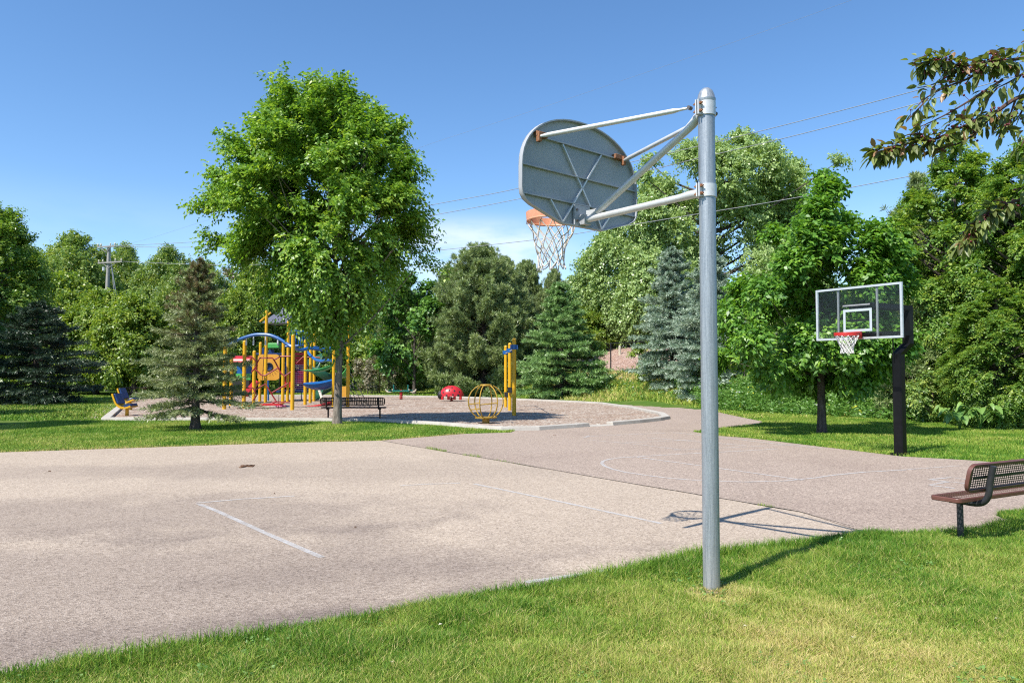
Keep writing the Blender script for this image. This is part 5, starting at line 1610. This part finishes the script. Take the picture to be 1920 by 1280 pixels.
# ------------------------------------------------------------------ trees
def sc_at(Y): return 1400.0 / Y
def lobes_px(base, Y, items, seed, dep=1.0, shrink=1.0):
    """crown lobes measured in the photo: (px, py, radius px), relative to the tree's base"""
    rr = random.Random(seed); out = []
    for px, py, r in items:
        R = r / sc_at(Y) * shrink; y = rr.uniform(-1, 1) * dep
        p = W(px, py, Y) - base
        out.append((p.x, y, p.z, R))
    return out

# the big round elm
eb = G(632, 796)
prof = [(3.1, 0.3), (3.7, 0.7), (4.3, 1.3), (5.0, 2.0), (5.9, 2.8), (6.8, 3.45), (8.0, 3.4), (9.2, 2.8), (10.1, 1.95), (10.75, 0.85)]
L = profile_lobes(random.Random(4), 170, prof, 0.62, 0.36)
L = [(x - 0.5 * min(1, max(0, (z - 3) / 3)), y * 0.74, z, r) for x, y, z, r in L]
L += [(-1.8, -.3, 10.3, .45), (-1.9, -.2, 10.9, .3), (2.7, -.3, 5.2, .45), (-3.85, -.4, 7.0, .45), (0.0, 0, 10.9, .35), (-3.5, -.3, 5.9, .5)]
_r = random.Random(8)
for _k in range(60):                                        # twiggy inside of the crown
    _z = _r.uniform(4.4, 9.8); _R = np.interp(_z, [p[0] for p in prof], [p[1] for p in prof]) * _r.uniform(.25, .8); _a = _r.uniform(0, 6.28)
    L.append((_R * math.cos(_a) - .45, _R * math.sin(_a) * .74, _z, .62))
make_broadleaf('elm_tree', eb, 'big round-crowned elm on the lawn in front of the play structure', 'tree', None, L, 8600, 1.1, 24, 0.140, 0.078, 'leaf_elm', 11, [(0, 0, -0.1), (0.03, 0, 1.6), (0.05, 0, 3.6), (-0.2, 0, 6.5), (-0.3, 0.1, 9.6)], (0.145, 0.03), 'bark', 2, 0.045, up=0.7, jit=0.4, droop=0.35, upb=0.25, inner=0.4, outb=0.85, dw=0.55, face=0.7)
for o in bpy.data.objects:
    if o.name == 'elm_tree': o['group'] = 'lone trees on the lawn'

# oak by the far hoop
ob = G(1541, 812)
items = [(1527, 362, 20), (1522, 392, 30), (1545, 405, 26), (1500, 425, 30), (1560, 440, 34), (1520, 450, 40), (1480, 470, 34), (1590, 432, 22), (1585, 480, 40), (1535, 500, 50), (1460, 515, 38), (1620, 500, 30), (1500, 540, 50), (1430, 545, 36), (1580, 545, 50), (1640, 545, 34), (1465, 580, 44), (1405, 590, 36), (1540, 590, 50), (1610, 595, 46), (1660, 590, 26), (1390, 640, 32), (1440, 640, 42), (1500, 640, 50), (1560, 640, 46), (1620, 645, 40), (1372, 600, 22), (1380, 672, 24), (1430, 688, 30), (1480, 690, 34), (1540, 692, 36), (1590, 690, 34), (1640, 680, 26), (1405, 560, 26), (1510, 480, 36), (1600, 650, 36), (1660, 640, 26), (1450, 455, 20), (1570, 700, 26)]
L = lobes_px(ob, ob.y, items, 7, 1.6, 1.08)
make_broadleaf('oak_tree', ob, 'bright green oak with a straight trunk on the lawn behind the glass backboard', 'tree', 'lone trees on the lawn', L, 6200, 0.55, 16, 0.145, 0.082, 'leaf_oak', 21, [(0, 0, -0.1), (0, 0, 2), (-0.05, 0, 4.5), (-.15, 0, 6.6)], (0.125, 0.03), 'bark_dark', 1, 0.03, up=0.8, jit=0.35, droop=0.15, upb=0.2)

# sparse spruce with a brown top, and dark spruce at the left edge
tb_ = G(366, 806)
make_spruce('spruce_tree', tb_, 'thin spruce with a browning top on the lawn strip beside the play structure', 'lone trees on the lawn', 4.85, 1.6, 0.55, 'needle_thin', 31, 20, 8, 14, 46, 0.105, 0.018, 0.2, 0.5, gap=0.12, brown_top=(0.45, 1.15), power=0.72, squash=1.0)
db = G(66, 757)
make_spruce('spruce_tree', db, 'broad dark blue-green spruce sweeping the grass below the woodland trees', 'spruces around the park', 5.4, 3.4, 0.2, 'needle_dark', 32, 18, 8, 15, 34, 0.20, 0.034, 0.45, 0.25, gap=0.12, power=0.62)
sb = G(1052, 753); sb = Vector((sb.x, 47.2, 0)); sb.x = (1052 - 960) / 1400 * 47.2; sb.z = T(sb.x, sb.y)
SPR = make_spruce('spruce_tree', sb, 'dense green spruce at the foot of the bank beside the three yellow posts', 'spruces around the park', 7.0, 2.8, 0.15, 'needle_green', 33, 25, 8, 16, 34, 0.21, 0.036, 0.35, 0.32, gap=0.12, power=0.62)
def on_bank(px, Y):
    x = (px - 960) / 1400 * Y; return Vector((x, Y, T(x, Y)))
q = on_bank(1262, 43); hq = W(1266, 470, 43).z - q.z
BLU = make_spruce('blue_spruce', q, 'blue spruce standing higher on the bank, clear of the galvanised steel post', 'blue spruces on the bank', hq, 2.35, 0.3, 'needle_blue', 34, 24, 8, 16, 34, 0.19, 0.034, 0.22, 0.35, gap=0.05, power=0.62)
q = on_bank(1322, 38.2); hq = W(1342, 475, 38.2).z - q.z
make_spruce('blue_spruce', q, 'blue spruce at the path edge, its crown crossed by the galvanised steel post', 'blue spruces on the bank', hq, 1.95, 0.1, 'needle_blue', 35, 24, 8, 15, 34, 0.175, 0.030, 0.22, 0.35, gap=0.04, power=0.6, lean=0.45)

# cottonwood towering behind the near hoop
cwY = 66; cb = on_bank(1345, cwY)
items = [(1175, 430, 50), (1225, 480, 60), (1140, 480, 44), (1110, 560, 46), (1195, 560, 60), (1290, 500, 66), (1385, 370, 60), (1320, 330, 44), (1430, 380, 54), (1480, 430, 60), (1400, 520, 60), (1382, 278, 34), (1440, 285, 34), (1330, 290, 34), (1490, 318, 40), (1285, 318, 42), (1405, 330, 60), (1345, 350, 60), (1460, 360, 60), (1510, 370, 36), (1245, 370, 52), (1300, 400, 62), (1380, 420, 66), (1450, 430, 60), (1210, 425, 50), (1260, 450, 60), (1165, 460, 46), (1330, 480, 70), (1420, 490, 66), (1200, 510, 60), (1120, 500, 40), (1140, 545, 52), (1095, 535, 32), (1085, 570, 28), (1260, 540, 66), (1500, 470, 60), (1540, 440, 40), (1180, 590, 54), (1120, 600, 42), (1330, 570, 66), (1420, 570, 66), (1500, 560, 66), (1560, 530, 46), (1230, 630, 56), (1150, 650, 44), (1310, 640, 60), (1545, 400, 26), (1235, 290, 22), (1205, 350, 22), (1530, 330, 20)]
L = lobes_px(cb, cwY, items, 9, 4.0)
make_broadleaf('cottonwood_tree', cb, 'tallest tree, a billowing grey-green cottonwood behind the grey backboard', 'tree', None, L, 21000, 1.35, 15, 0.225, 0.16, 'leaf_cotton', 41, [(0, 0, -0.2), (0.3, 0, 5), (-0.4, 0, 11), (0.4, 0, 17)], (0.5, 0.1), 'bark_dark', 1, 0.14, up=0.2, jit=0.8, droop=0.35, upb=0.1)

# maple and pines behind the play area
mY = 57; mb_ = Vector(((777 - 960) / 1400 * mY, mY, 0))
items = [(770, 535, 22), (745, 550, 26), (800, 550, 22), (725, 580, 28), (770, 575, 34), (808, 585, 24), (705, 615, 24), (745, 612, 34), (790, 615, 34), (820, 625, 18), (712, 650, 24), (755, 650, 32), (800, 655, 26), (730, 676, 20), (775, 680, 22)]
L = lobes_px(mb_, mY, items, 3, 1.6)
make_broadleaf('maple_tree', mb_, 'round dark green maple with a thin dark trunk behind the teal seesaw', 'tree', None, L, 900, 0.8, 14, 0.27, 0.22, 'leaf_maple', 51, [(0, 0, -.1), (0, 0, 2.5), (0, 0, 7.5)], (0.17, 0.04), 'bark_dark', 1, 0.06)
pY = 55; p1 = Vector(((905 - 960) / 1400 * pY, pY, 0))
pp = [(0, 3.0), (0.15, 4.6), (0.4, 4.4), (0.65, 3.4), (0.85, 2.1), (1, 0.5)]
PIN = make_pine('pine_tree', p1, 'broad olive pine behind the yellow posts and the ladybug rocker', 'pines around the park', W(905, 462, pY).z, pp, 0.4, 'needle_pine', 61, 130, 32, 44, 0.30, 0.038)
p2 = Vector(((838 - 960) / 1400 * 58, 58, 0))
make_pine('pine_tree', p2, 'narrower pine beside the broad olive pine, above the ladybug rocker', 'pines around the park', W(842, 500, 58).z, [(0, 1.7), (0.3, 2.4), (0.7, 1.7), (1, 0.25)], 0.8, 'needle_pine', 62, 70, 24, 44, 0.30, 0.036)

# ---- kinds used several times; meshes are shared by copies
def proto_lobes(seed, H_, R_, lr, K, low=0.1):
    pr = [(H_ * low, R_ * .55), (H_ * .3, R_ * .95), (H_ * .55, R_), (H_ * .75, R_ * .82), (H_ * .9, R_ * .5), (H_, R_ * .12)]
    return profile_lobes(random.Random(seed), K, pr, lr, 0.25)
PRO = {}
def proto_tree(key, kind, px, Y, ytop, wpx, label, group, mat, seed, leaf, K=46, n=4200, nl=14, L_=1.15, low=0.1, up=0.6, jit=0.5, spread=0.9, bark_='bark_dark', **kw):
    base = on_bank(px, Y); Hh = W(px, ytop, Y).z - base.z; R_ = wpx / 2 / sc_at(Y)
    lob = proto_lobes(seed, Hh - R_ * .12, R_, R_ * kw.pop('lr', 0.34), K, low)
    r = make_broadleaf(kind, base, label, 'tree', group, lob, n, L_, nl, leaf, leaf * 0.6, mat, seed, [(0, 0, -.2), (.1, 0, Hh * .3), (-.1, 0, Hh * .6), (0, 0, Hh * .9)], (0.03 * Hh + .02, 0.05), bark_, 1, 0.01 * Hh, up=up, jit=jit, **kw)
    PRO[key] = (proto_from(r), Hh, R_, kind)
    return r
def again(key, px, Y, ytop, wpx, rot, label, group, base_z=None):
    pr, Hh, R_, kind = PRO[key]; b = on_bank(px, Y)
    if base_z is not None: b.z = base_z
    sz = (W(px, ytop, Y).z - b.z) / Hh; sx = wpx / 2 / sc_at(Y) / R_
    return plant_copy(kind, pr, b, (sx, sx, sz), rot, label, group)
GL = 'trees behind the far lawn'; GM = 'trees behind the play area'; GR = 'trees on the bank'
proto_tree('wood', 'broadleaf_tree', 135, 84, 432, 215, 'tall dome-shaped tree on the skyline between the dark spruce and the utility pole', GL, 'leaf_wood', 71, 0.27, K=60, n=7600)
proto_tree('yel', 'maple_tree', 252, 55, 556, 160, 'yellow-green bushy maple in front of the utility pole, beside the yellow seats', GL, 'leaf_yellow', 72, 0.21, K=46, n=5400, low=0.26)
proto_tree('loc', 'locust_tree', -18, 44, 372, 190, 'yellowish feathery locust at the frame edge above the dark blue-green spruce', GL, 'leaf_locust', 73, 0.16, K=52, n=5600, nl=18, low=0.3, jit=0.3, up=0.9)
proto_tree('gry', 'broadleaf_tree', 452, 80, 462, 130, 'greyish thin-leaved tree on the skyline between the thin spruce and the elm', GL, 'leaf_grey', 74, 0.24, K=34, n=1500, low=0.2)
again('wood', 42, 70, 452, 190, 1.1, 'dense green tree directly behind the dark blue-green spruce', GL)
again('wood', 228, 92, 452, 150, 2.3, 'dark tree directly behind the crossarms of the utility pole', GL)
again('wood', 312, 76, 456, 150, 4.1, 'rounded tree on the skyline between the utility pole and the thin spruce', GL)
again('yel', 120, 60, 520, 170, 2.0, 'mid-height yellow-green tree rising beside the dark blue-green spruce', GL)
again('yel', 182, 58, 548, 150, 3.7, 'bushy tree hiding the foot of the utility pole', GL)
again('wood', 330, 66, 520, 130, 0.6, 'dark tree filling the gap behind the middle of the thin spruce', GL)
again('wood', 388, 70, 486, 130, 5.2, 'green skyline tree directly behind the brown top of the thin spruce', GL)
again('yel', 482, 62, 500, 130, 1.2, 'light green tree showing between the thin spruce and the elm crown', GM)
again('yel', 440, 58, 548, 120, 4.6, 'low bushy tree behind the arched blue rail', GM)
again('wood', 560, 72, 500, 160, 3.0, 'dark tree right behind the roof of the play structure', GM)
again('wood', 665, 76, 512, 150, 0.2, 'tree behind the trunk of the elm, mostly hidden by its crown', GM)
again('yel', 728, 68, 556, 120, 5.5, 'yellow-green tree between the elm crown and the round dark maple', GM)
for (px, Y, yt, wd, rot, lab) in ((946, 58, 486, 130, 1.1, 'pine merging into the broad olive pine on the side of the yellow posts'), (860, 56.5, 500, 120, 3.1, 'pine filling in between the broad olive pine and the narrower pine'), (985, 60, 492, 118, 2.0, 'pine between the broad olive pine and the dense green spruce, its top under the net'), (752, 66, 530, 130, 4.4, 'dark pine standing behind the round dark maple'), (1040, 58, 508, 90, 0.8, 'pine top directly behind the dense green spruce by the yellow posts')):
    b_ = on_bank(px, Y); hs_ = (W(px, yt, Y).z - b_.z) / (W(905, 462, pY).z); ws_ = wd / 2 / sc_at(Y) / 4.2
    plant_copy('pine_tree', proto_from(PIN), b_, (ws_, ws_, hs_), rot, lab, 'pines around the park')
again('yel', 1178, 66, 560, 150, 2.9, 'light green small tree above the gravel gap in the fence', GM)
again('yel', 1110, 64, 575, 110, 0.9, 'small yellow-green tree just behind the dense green spruce', GM)
# right-hand group
proto_tree('hon', 'locust_tree', 1800, 27.5, 265, 270, 'biggest feathery yellow-green locust, beside the glass backboard', GR, 'leaf_locust', 81, 0.12, K=110, lr=0.22, n=8200, nl=22, L_=0.8, low=0.04, jit=0.3, up=0.9, spread=1.0, droop=0.5)
again('hon', 1935, 24.5, 250, 250, 2.2, 'tall locust at the frame edge behind the crabapple branches', GR)
again('hon', 1712, 33, 415, 190, 4.0, 'lower locust between the oak and the big feathery locust', GR)
again('hon', 1660, 36, 470, 150, 5.1, 'yellow-green locust top showing between the oak and the bristly pine', GR)
again('hon', 1870, 22.6, 520, 190, 1.0, 'low drooping locust above the broad burdock leaves', GR)
p3 = on_bank(1728, 32)
make_pine('pine_tree', p3, 'pine mixed into the locusts, its bristly top on the skyline', 'pines around the park', W(1712, 325, 32).z - p3.z, [(0, 1.7), (0.3, 2.0), (0.7, 1.4), (1, 0.2)], 0.8, 'needle_pine', 63, 70, 20, 40, 0.23, 0.026)
p4 = on_bank(1700, 27.2)
make_pine('pine_tree', p4, 'small pine behind the black post of the glass backboard', 'pines around the park', W(1700, 560, 27.2).z - p4.z, [(0, 1.3), (0.4, 1.5), (1, 0.3)], 0.3, 'needle_pine', 64, 44, 18, 40, 0.2, 0.022)
again('wood', 1400, 58, 520, 150, 0.4, 'dark tree behind the oak and the blue spruces, under the cottonwood', GR)
again('wood', 1590, 50, 540, 190, 2.5, 'dark tree directly behind the oak crown', GR)
again('hon', 2140, 23, 300, 260, 0.7, 'locust outside the frame beyond the crabapple', GR)
again('hon', 2420, 19, 250, 300, 3.0, 'locust outside the frame closest to the bench', GR)
again('wood', 2230, 30, 330, 260, 4.4, 'dark tree outside the frame on the bank', GR)
again('wood', 1980, 34, 330, 260, 3.3, 'dark tree at the frame edge behind the locusts', GR)
# off to the left of the frame: the trees whose shade falls on the left lawn
again('loc', -330, 20.5, 250, 300, 0.5, 'tree just outside the frame that throws shade on the far lawn', GL)
again('loc', -330, 27.5, 330, 260, 2.5, 'tree outside the frame behind the one that shades the far lawn', GL)
again('loc', -190, 38, 360, 210, 3.6, 'tree outside the frame beside the yellowish feathery locust', GL)

# ---- shrubs
def shrub(name, px, Y, ytop, wpx, mat, label, seed, leaf=0.13, n=420, group='shrubs on the bank'):
    b = on_bank(px, Y); Hh = W(px, ytop, Y).z - b.z; R_ = wpx / 2 / sc_at(Y); rr = random.Random(seed)
    lob = [(rr.uniform(-.65, .65) * R_, rr.uniform(-.5, .5) * R_, rr.uniform(.2, .85) * Hh, R_ * rr.uniform(.28, .45)) for _ in range(14)]
    root = make_broadleaf(name, b, label, 'shrub', group, lob, n, 0.5, 12, leaf, leaf * .55, mat, seed, [(0, 0, -.1), (0, 0, Hh * .25), (0.05, 0, Hh * .6)], (0.05, 0.02), 'bark_dark', 1, 0.03)
    return root
shrub('shrub', 1205, 45.5, 640, 62, 'leaf_yellow', 'green shrub between the gravel bank gap and the blue spruces', 91)
shrub('shrub', 1112, 48.2, 630, 58, 'leaf_wood', 'leafy shrub between the dense green spruce and the fence post', 92)
shrub('shrub', 712, 60, 640, 70, 'leaf_grey', 'brownish shrub under the round dark maple', 93)
shrub('shrub', 690, 58, 668, 60, 'leaf_grey', 'low brown shrub beside the play structure', 94)
shrub('shrub', 1745, 25.2, 690, 110, 'leaf_wood', 'dark shrub beside the black post, behind the weeds', 95, 0.12)
shrub('shrub', 1395, 36.5, 655, 70, 'leaf_wood', 'dark shrub under the oak, beside the galvanised steel post', 96)
shrub('shrub', 1905, 22.8, 690, 90, 'leaf_yellow', 'yellow-green shrub at the frame edge behind the burdock', 97, 0.12)

# ---- burdock clump: broad leaves on stalks
GB = 'broad-leaved burdock plants'
def burdock(px, py, seed, hgt):
    g = G(px, py); rr = random.Random(seed); g.z = T(g.x, g.y)
    root = empty('burdock_plant', g, 'burdock plant with broad pale green leaves at the foot of the locusts', 'plant', GB)
    st = MB(); V = []; F = []
    mb = MB()
    for k in range(14):
        a = k * 2.4 + rr.uniform(-.4, .4); l = hgt * rr.uniform(.6, 1.05); d = Vector((math.cos(a), math.sin(a), 0))
        e = g + d * l * .45 + Z3 * l * .8
        st.tube([g, g + d * l * .12 + Z3 * l * .5, e], 0.012, 5)
        f = (d * .8 + Vector((0, -.35, -.35 + rr.uniform(-.2, .3)))).normalized(); s = f.cross(Z3).normalized(); nn = s.cross(f); W_ = rr.uniform(.07, .15); Ln = W_ * 2.3
        ol = [(0, 0), (-.12, .55), (.1, .95), (.35, 1), (.65, .72), (.88, .32), (1, 0)]
        mid = [e + f * (t * Ln) - Z3 * (t * t * .12) for t, w in ol]
        lf = [m_ + s * (w * W_) + nn * (.06 * w) for m_, (t, w) in zip(mid, ol)]; rt = [m_ - s * (w * W_) + nn * (.06 * w) for m_, (t, w) in zip(mid, ol)]
        n_ = len(ol); mb.add(mid + lf + rt, [(i, i + 1, n_ + i + 1, n_ + i) for i in range(n_ - 1)] + [(i + 1, i, 2 * n_ + i, 2 * n_ + i + 1) for i in range(n_ - 1)])
    lo = mb.build('leaves', M['leaf_burdock'], root)
    at = lo.data.attributes.new('tint', 'FLOAT', 'POINT'); at.data.foreach_set('value', np.repeat(np.random.default_rng(seed).random(14), 21).astype(np.float32))
    st.build('stalks', M['leaf_burdock'], root)
for i, (px, py, h) in enumerate(((1800, 806, .75), (1838, 806, .95), (1868, 805, .8), (1890, 803, .9), (1820, 796, 1.0), (1862, 792, 1.05), (1785, 795, .7))):
    burdock(px, py, 200 + i, h)

# ---- weeds, wild flowers and rough grass on the bank (nobody could count them)
def weeds(name, region, n, hmin, hmax, seed, mat, label, leaf, nl, tint_shift=0.0, flowers=0.12, ybias=None):
    r = np.random.default_rng(seed)
    x0, x1, y0, y1, d0, d1 = region
    X = r.uniform(x0, x1, n * 6); Y = r.uniform(y0, y1, n * 6); d = bank_d(X, Y)
    ok = (d > d0) & (d < d1) & (np.abs(X) < .72 * Y) & ~inside(ASPH, X, Y) & ~inside(KO, X, Y)
    X, Y = X[ok][:n], Y[ok][:n]; k = len(X)
    hh = r.uniform(hmin, hmax, k) * (0.45 + 1.0 * vnoise(X, Y, 1.6, seed)) * np.clip((bank_d(X, Y) - d0) / 1.6 + 0.3, 0.3, 1)
    P = np.stack([X, Y, terrain(X, Y)], 1); D = np.stack([r.normal(0, .18, k), r.normal(0, .18, k), np.ones(k)], 1)
    v, t = sprays(r, P, D, hh, nl, leaf, leaf * .42, up=0.0, jit=1.0, droop=0.0, spread=1.1)
    t = t.reshape(k, nl, 4) * 0.8 + tint_shift
    # flower heads at the top of some stems
    fl = r.random(k) < 0.5 * flowers * (0.3 + 1.6 * (vnoise(X, Y, 2.2, seed + 3) > .55))
    t = np.clip(t, 0, 0.92); col = np.where(r.random(k) < .6, 0.965, 1.0)
    t[fl, -2:, :] = col[fl][:, None, None]
    return tag(np_mesh(name, v, 4, M[mat], t.reshape(-1)), label, kind='stuff')
weeds('wildflowers', (9, 24, 20, 42, -1.2, 4.2), 6500, 0.55, 1.15, 301, 'leaf_weed', 'tall green weeds with yellow and white flowers at the foot of the bank', 0.15, 13)
weeds('bank_weeds', (0, 16, 36, 60, 0.3, 6.2), 700, 0.15, 0.5, 302, 'leaf_weed', 'low rough weeds on the bank by the green spruce', 0.14, 9, 0.05, 0.10)
weeds('undergrowth', (12.5, 26, 20, 75, 3.0, 12), 3000, 0.6, 1.5, 303, 'leaf_wood', 'dark undergrowth below the trees on the bank', 0.22, 11, -0.1, 0.0)
# rough dry grass of the bank
def bank_grass():
    r = np.random.default_rng(310); n = 110000
    X = r.uniform(-6, 22, n); Y = r.uniform(22, 62, n); d = bank_d(X, Y)
    ok = (d > -.6) & (d < 7) & ~inside(ASPH, X, Y) & ~inside(KO, X, Y); X, Y, d = X[ok], Y[ok], d[ok]
    dry = vnoise(X, Y, 2.5, 311)
    return blades(r, X, Y, 0.22 * r.uniform(.5, 1.4, len(X)), np.full(len(X), .05), np.clip(.52 + .55 * (dry - .4) + .5 * np.exp(-((d - 5.2) / 1.2) ** 2) * (np.abs(X - 7.2) < 2.6) + r.normal(0, .15, len(X)), 0, 1), .7)
grass_object('bank_grass', [bank_grass(), far_lawn(-22, 2, 55.5, 66, 160, .12, .05, .45, 16)], 'rough yellowish grass on the bank and behind the gravel play area')
# woodland edge behind everything on the flat: one mass of low leaves
def woods():
    r = np.random.default_rng(320); n = 5200
    X = r.uniform(-78, 10, n); Y = r.uniform(66, 96, n) - np.clip(-X - 20, 0, 40) * .28
    ok = (bank_d(X, Y) < 4) & (np.abs(X) < .78 * Y); X, Y = X[ok], Y[ok]; k = len(X)
    z = r.uniform(0.1, 6.5, k) * (0.5 + vnoise(X, Y, 6, 321))
    P = np.stack([X, Y, z + terrain(X, Y)], 1); D = rnd_dir(r, k) + np.array([0, -.2, .3])
    return sprays(r, P, D, 1.5, 13, .42, .26, .5, .6)
v, t = woods()
tag(np_mesh('woods', v, 4, M['leaf_wood'], t), 'dark mass of woodland leaves under the far trees', kind='stuff')

# ---- crabapple: trunk out of the frame on the right, two boughs reach in
cb_ = Vector((3.05, 2.95, 0))
crab = empty('crabapple_tree', cb_, 'crabapple with bronze-green leaves and dark red fruit hanging into the sky', 'tree')
tm = trunk_mb([cb_ - Z3 * .1, cb_ + Vector((-.05, 0, .9)), cb_ + Vector((-.15, -.05, 1.9)), cb_ + Vector((-.2, 0, 2.9))], .11, .05, 1.3)
CY = 2.35
def bough(pts, r0, r1):
    r0, r1 = r0 * .72, r1 * .72; P = smooth_path(pts, 5); n = len(P); tm.tube(P, [r0 + (r1 - r0) * i / (n - 1) for i in range(n)], 6, cap=True); return P
def WP(px, py, dy=0.0): return W(px, py, CY + dy)
b0 = cb_ + Vector((-.12, -.05, 1.7))
A = bough([b0, WP(2080, 150, .5), WP(1960, 170, .15), WP(1905, 185), WP(1860, 215), WP(1800, 240), WP(1750, 262), WP(1700, 270), WP(1665, 280), WP(1640, 287)], .013, .0018)
B = bough([cb_ + Vector((-.15, 0, 2.2)), WP(2060, 70, .4), WP(1960, 100, .1), WP(1900, 112), WP(1850, 118), WP(1800, 124), WP(1760, 112), WP(1730, 125)], .011, .0018)
C = bough([cb_ + Vector((-.05, 0, 1.45)), WP(2080, 330, .3), WP(1985, 350, .1), WP(1920, 372, .1), WP(1880, 385, .1), WP(1850, 400, .1), WP(1825, 430, .1), WP(1800, 462, .1)], .010, .0018)
subs = [
 bough([WP(1860, 215), WP(1835, 245), WP(1800, 268), WP(1775, 275), WP(1745, 285)], .006, .0018),
 bough([WP(1905, 185), WP(1895, 215), WP(1890, 245)], .006, .002),
 bough([WP(1850, 118), WP(1820, 145), WP(1770, 165), WP(1735, 185), WP(1715, 205)], .006, .0018),
 bough([WP(1880, 150), WP(1840, 175), WP(1800, 200), WP(1760, 222), WP(1720, 240)], .006, .0018),
 bough([WP(1920, 100), WP(1890, 92), WP(1870, 98)], .005, .0018),
 bough([WP(1960, 170), WP(1940, 215), WP(1925, 250), WP(1915, 275)], .007, .002),
 bough([WP(1930, 130), WP(1900, 150), WP(1870, 165)], .006, .002),
 bough([WP(1960, 60), WP(1930, 72), WP(1915, 80)], .005, .002),
 bough([WP(1800, 124), WP(1775, 145), WP(1745, 160), WP(1720, 165)], .004, .0016),
 bough([WP(1760, 112), WP(1735, 105), WP(1712, 118)], .003, .0016),
 bough([WP(1750, 262), WP(1725, 250), WP(1695, 255)], .004, .0016),
 bough([WP(1700, 270), WP(1690, 285), WP(1672, 293)], .003, .0016),
 bough([WP(1830, 228), WP(1805, 222), WP(1780, 228)], .004, .0016),
 bough([WP(1870, 165), WP(1850, 190), WP(1838, 215)], .004, .0016),
 bough([WP(1930, 180), WP(1905, 225), WP(1870, 250)], .004, .0016),
 bough([WP(1940, 150), WP(1925, 190), WP(1905, 235)], .004, .0016),
 bough([WP(1985, 190), WP(1950, 250), WP(1935, 290)], .005, .0016),
 bough([WP(1740, 185), WP(1712, 215), WP(1700, 228)], .004, .0016),
 bough([WP(1850, 400, .1), WP(1838, 425, .1), WP(1822, 440, .1)], .003, .0016),
 bough([WP(1950, 360, .1), WP(1930, 345, .1), WP(1905, 362, .1)], .004, .0016),
]
rc_ = np.random.default_rng(77); rr = random.Random(77)
LP, LA, LN, LL = [], [], [], []
berries = MB()
def leafy(P, start, dens, hang=0.55):
    n = len(P)
    tot = sum((P[i + 1] - P[i]).length for i in range(n - 1))
    k = int(tot * dens)
    for i in range(k):
        t = start + (1 - start) * (i + rr.random()) / max(1, k); f = t * (n - 1); j = min(int(f), n - 2); p = P[j].lerp(P[j + 1], f - j); d = (P[j + 1] - P[j]).normalized()
        for q in range(rr.choice((1, 2, 2, 3, 3))):
            v = Vector((rr.gauss(0, 1), rr.gauss(0, 1), rr.gauss(0, 1))).normalized()
            a = (d * .5 + v * .8 + Vector((0, 0, -hang * rr.random() * 1.3))).normalized()
            st = p + v * .009 + a * .009
            LP.append(st); LA.append(a); LN.append((Vector((rr.gauss(0, .5), rr.gauss(0, .5), 1))).normalized()); LL.append(rr.uniform(.024, .045))
        if rr.random() < .42:
            c = p + Vector((rr.gauss(0, .009), rr.gauss(0, .009), rr.uniform(-.03, .014)))
            for q in range(rr.choice((1, 2, 3))):
                e = c + Vector((rr.gauss(0, .009), rr.gauss(0, .009), rr.gauss(0, .009)))
                berries.tube([p, e], .0008, 3, cap=False); berries.ball(e, rr.uniform(.0026, .004), 8, 5)
leafy(A, .4, 52); leafy(B, .4, 66); leafy(C, .5, 46, .9)
for s_ in subs: leafy(s_, 0.05, 66)
# rest of the crown, beyond the frame
for k in range(16):
    a = rr.uniform(-1.2, 2.2); e = cb_ + Vector((abs(math.cos(a)) * rr.uniform(.3, 1.4), math.sin(a) * rr.uniform(.3, 1.0), rr.uniform(2.2, 4.0)))
    P = bough([cb_ + Vector((-.15, 0, rr.uniform(1.6, 2.6))), cb_.lerp(e, .5) + Vector((0, 0, .9)), e], .02, .003); leafy(P, .35, 60)
def crab_leaves():
    P = np.array(LP); Ax = nrm(np.array(LA)); N = np.array(LN); S = nrm(np.cross(N, Ax)); N = np.cross(Ax, S); ln = np.array(LL)[:, None]; w = ln * .46
    dn = np.array([0, 0, 1.0]); V = []
    curl = rc_.uniform(.05, .3, (len(P), 1))
    for t, k in ((0, 0), (.28, .42), (.58, .45), (.84, .22), (1, 0)):
        m_ = P + Ax * ln * t - dn * ln * curl * t * t
        V += [m_ + S * w * k + N * w * k * .45, m_, m_ - S * w * k + N * w * k * .45]
    v = np.stack(V, 1).reshape(-1, 3); n = len(P); b = np.arange(n)[:, None] * 15; F = []
    for i in range(4):
        for c in (0, 1): F.append(b + np.array([i * 3 + c, i * 3 + c + 1, i * 3 + c + 4, i * 3 + c + 3]))
    tint = np.clip(rc_.normal(.5, .2, n), 0, .85); tint = np.where(rc_.random(n) < .07, rc_.uniform(.88, 1, n), tint)
    return v, np.concatenate(F), np.repeat(tint, 15)
v, F_, t_ = crab_leaves()
np_mesh('crown', v, 0, M['leaf_crab'], t_, crab, faces=[F_], smooth=True)
tm.build('trunk', M['bark_red'], crab)
berries.build('fruit', M['berry'], crab)

rl = random.Random(404)
for px, py in ((1238, 1256), (826, 1183), (1693, 1028), (1601, 1208), (1108, 1190), (735, 1255), (1397, 1186), (1870, 1172)):
    g = G(px, py); a = rl.uniform(0, 6.28); d = Vector((math.cos(a), math.sin(a), rl.uniform(-.2, .3))).normalized(); s = d.cross(Z3).normalized(); n = s.cross(d)
    c = g + Z3 * 0.045; m = MB(); w = rl.uniform(.010, .018); l = rl.uniform(.03, .05)
    m.add([c - d * l * .5, c + s * w + n * .006, c + d * l * .5, c - s * w + n * .006, c], [(0, 1, 4), (1, 2, 4), (2, 3, 4), (3, 0, 4)])
    tag(m.build('fallen_leaf', M['cream'], smooth=False), 'small dry pale leaf lying in the near grass', 'leaf', 'dry leaves in the near grass')
for o in list(bpy.data.objects):                        # a thing that is one mesh keeps its own tags; nothing else to do
    pass
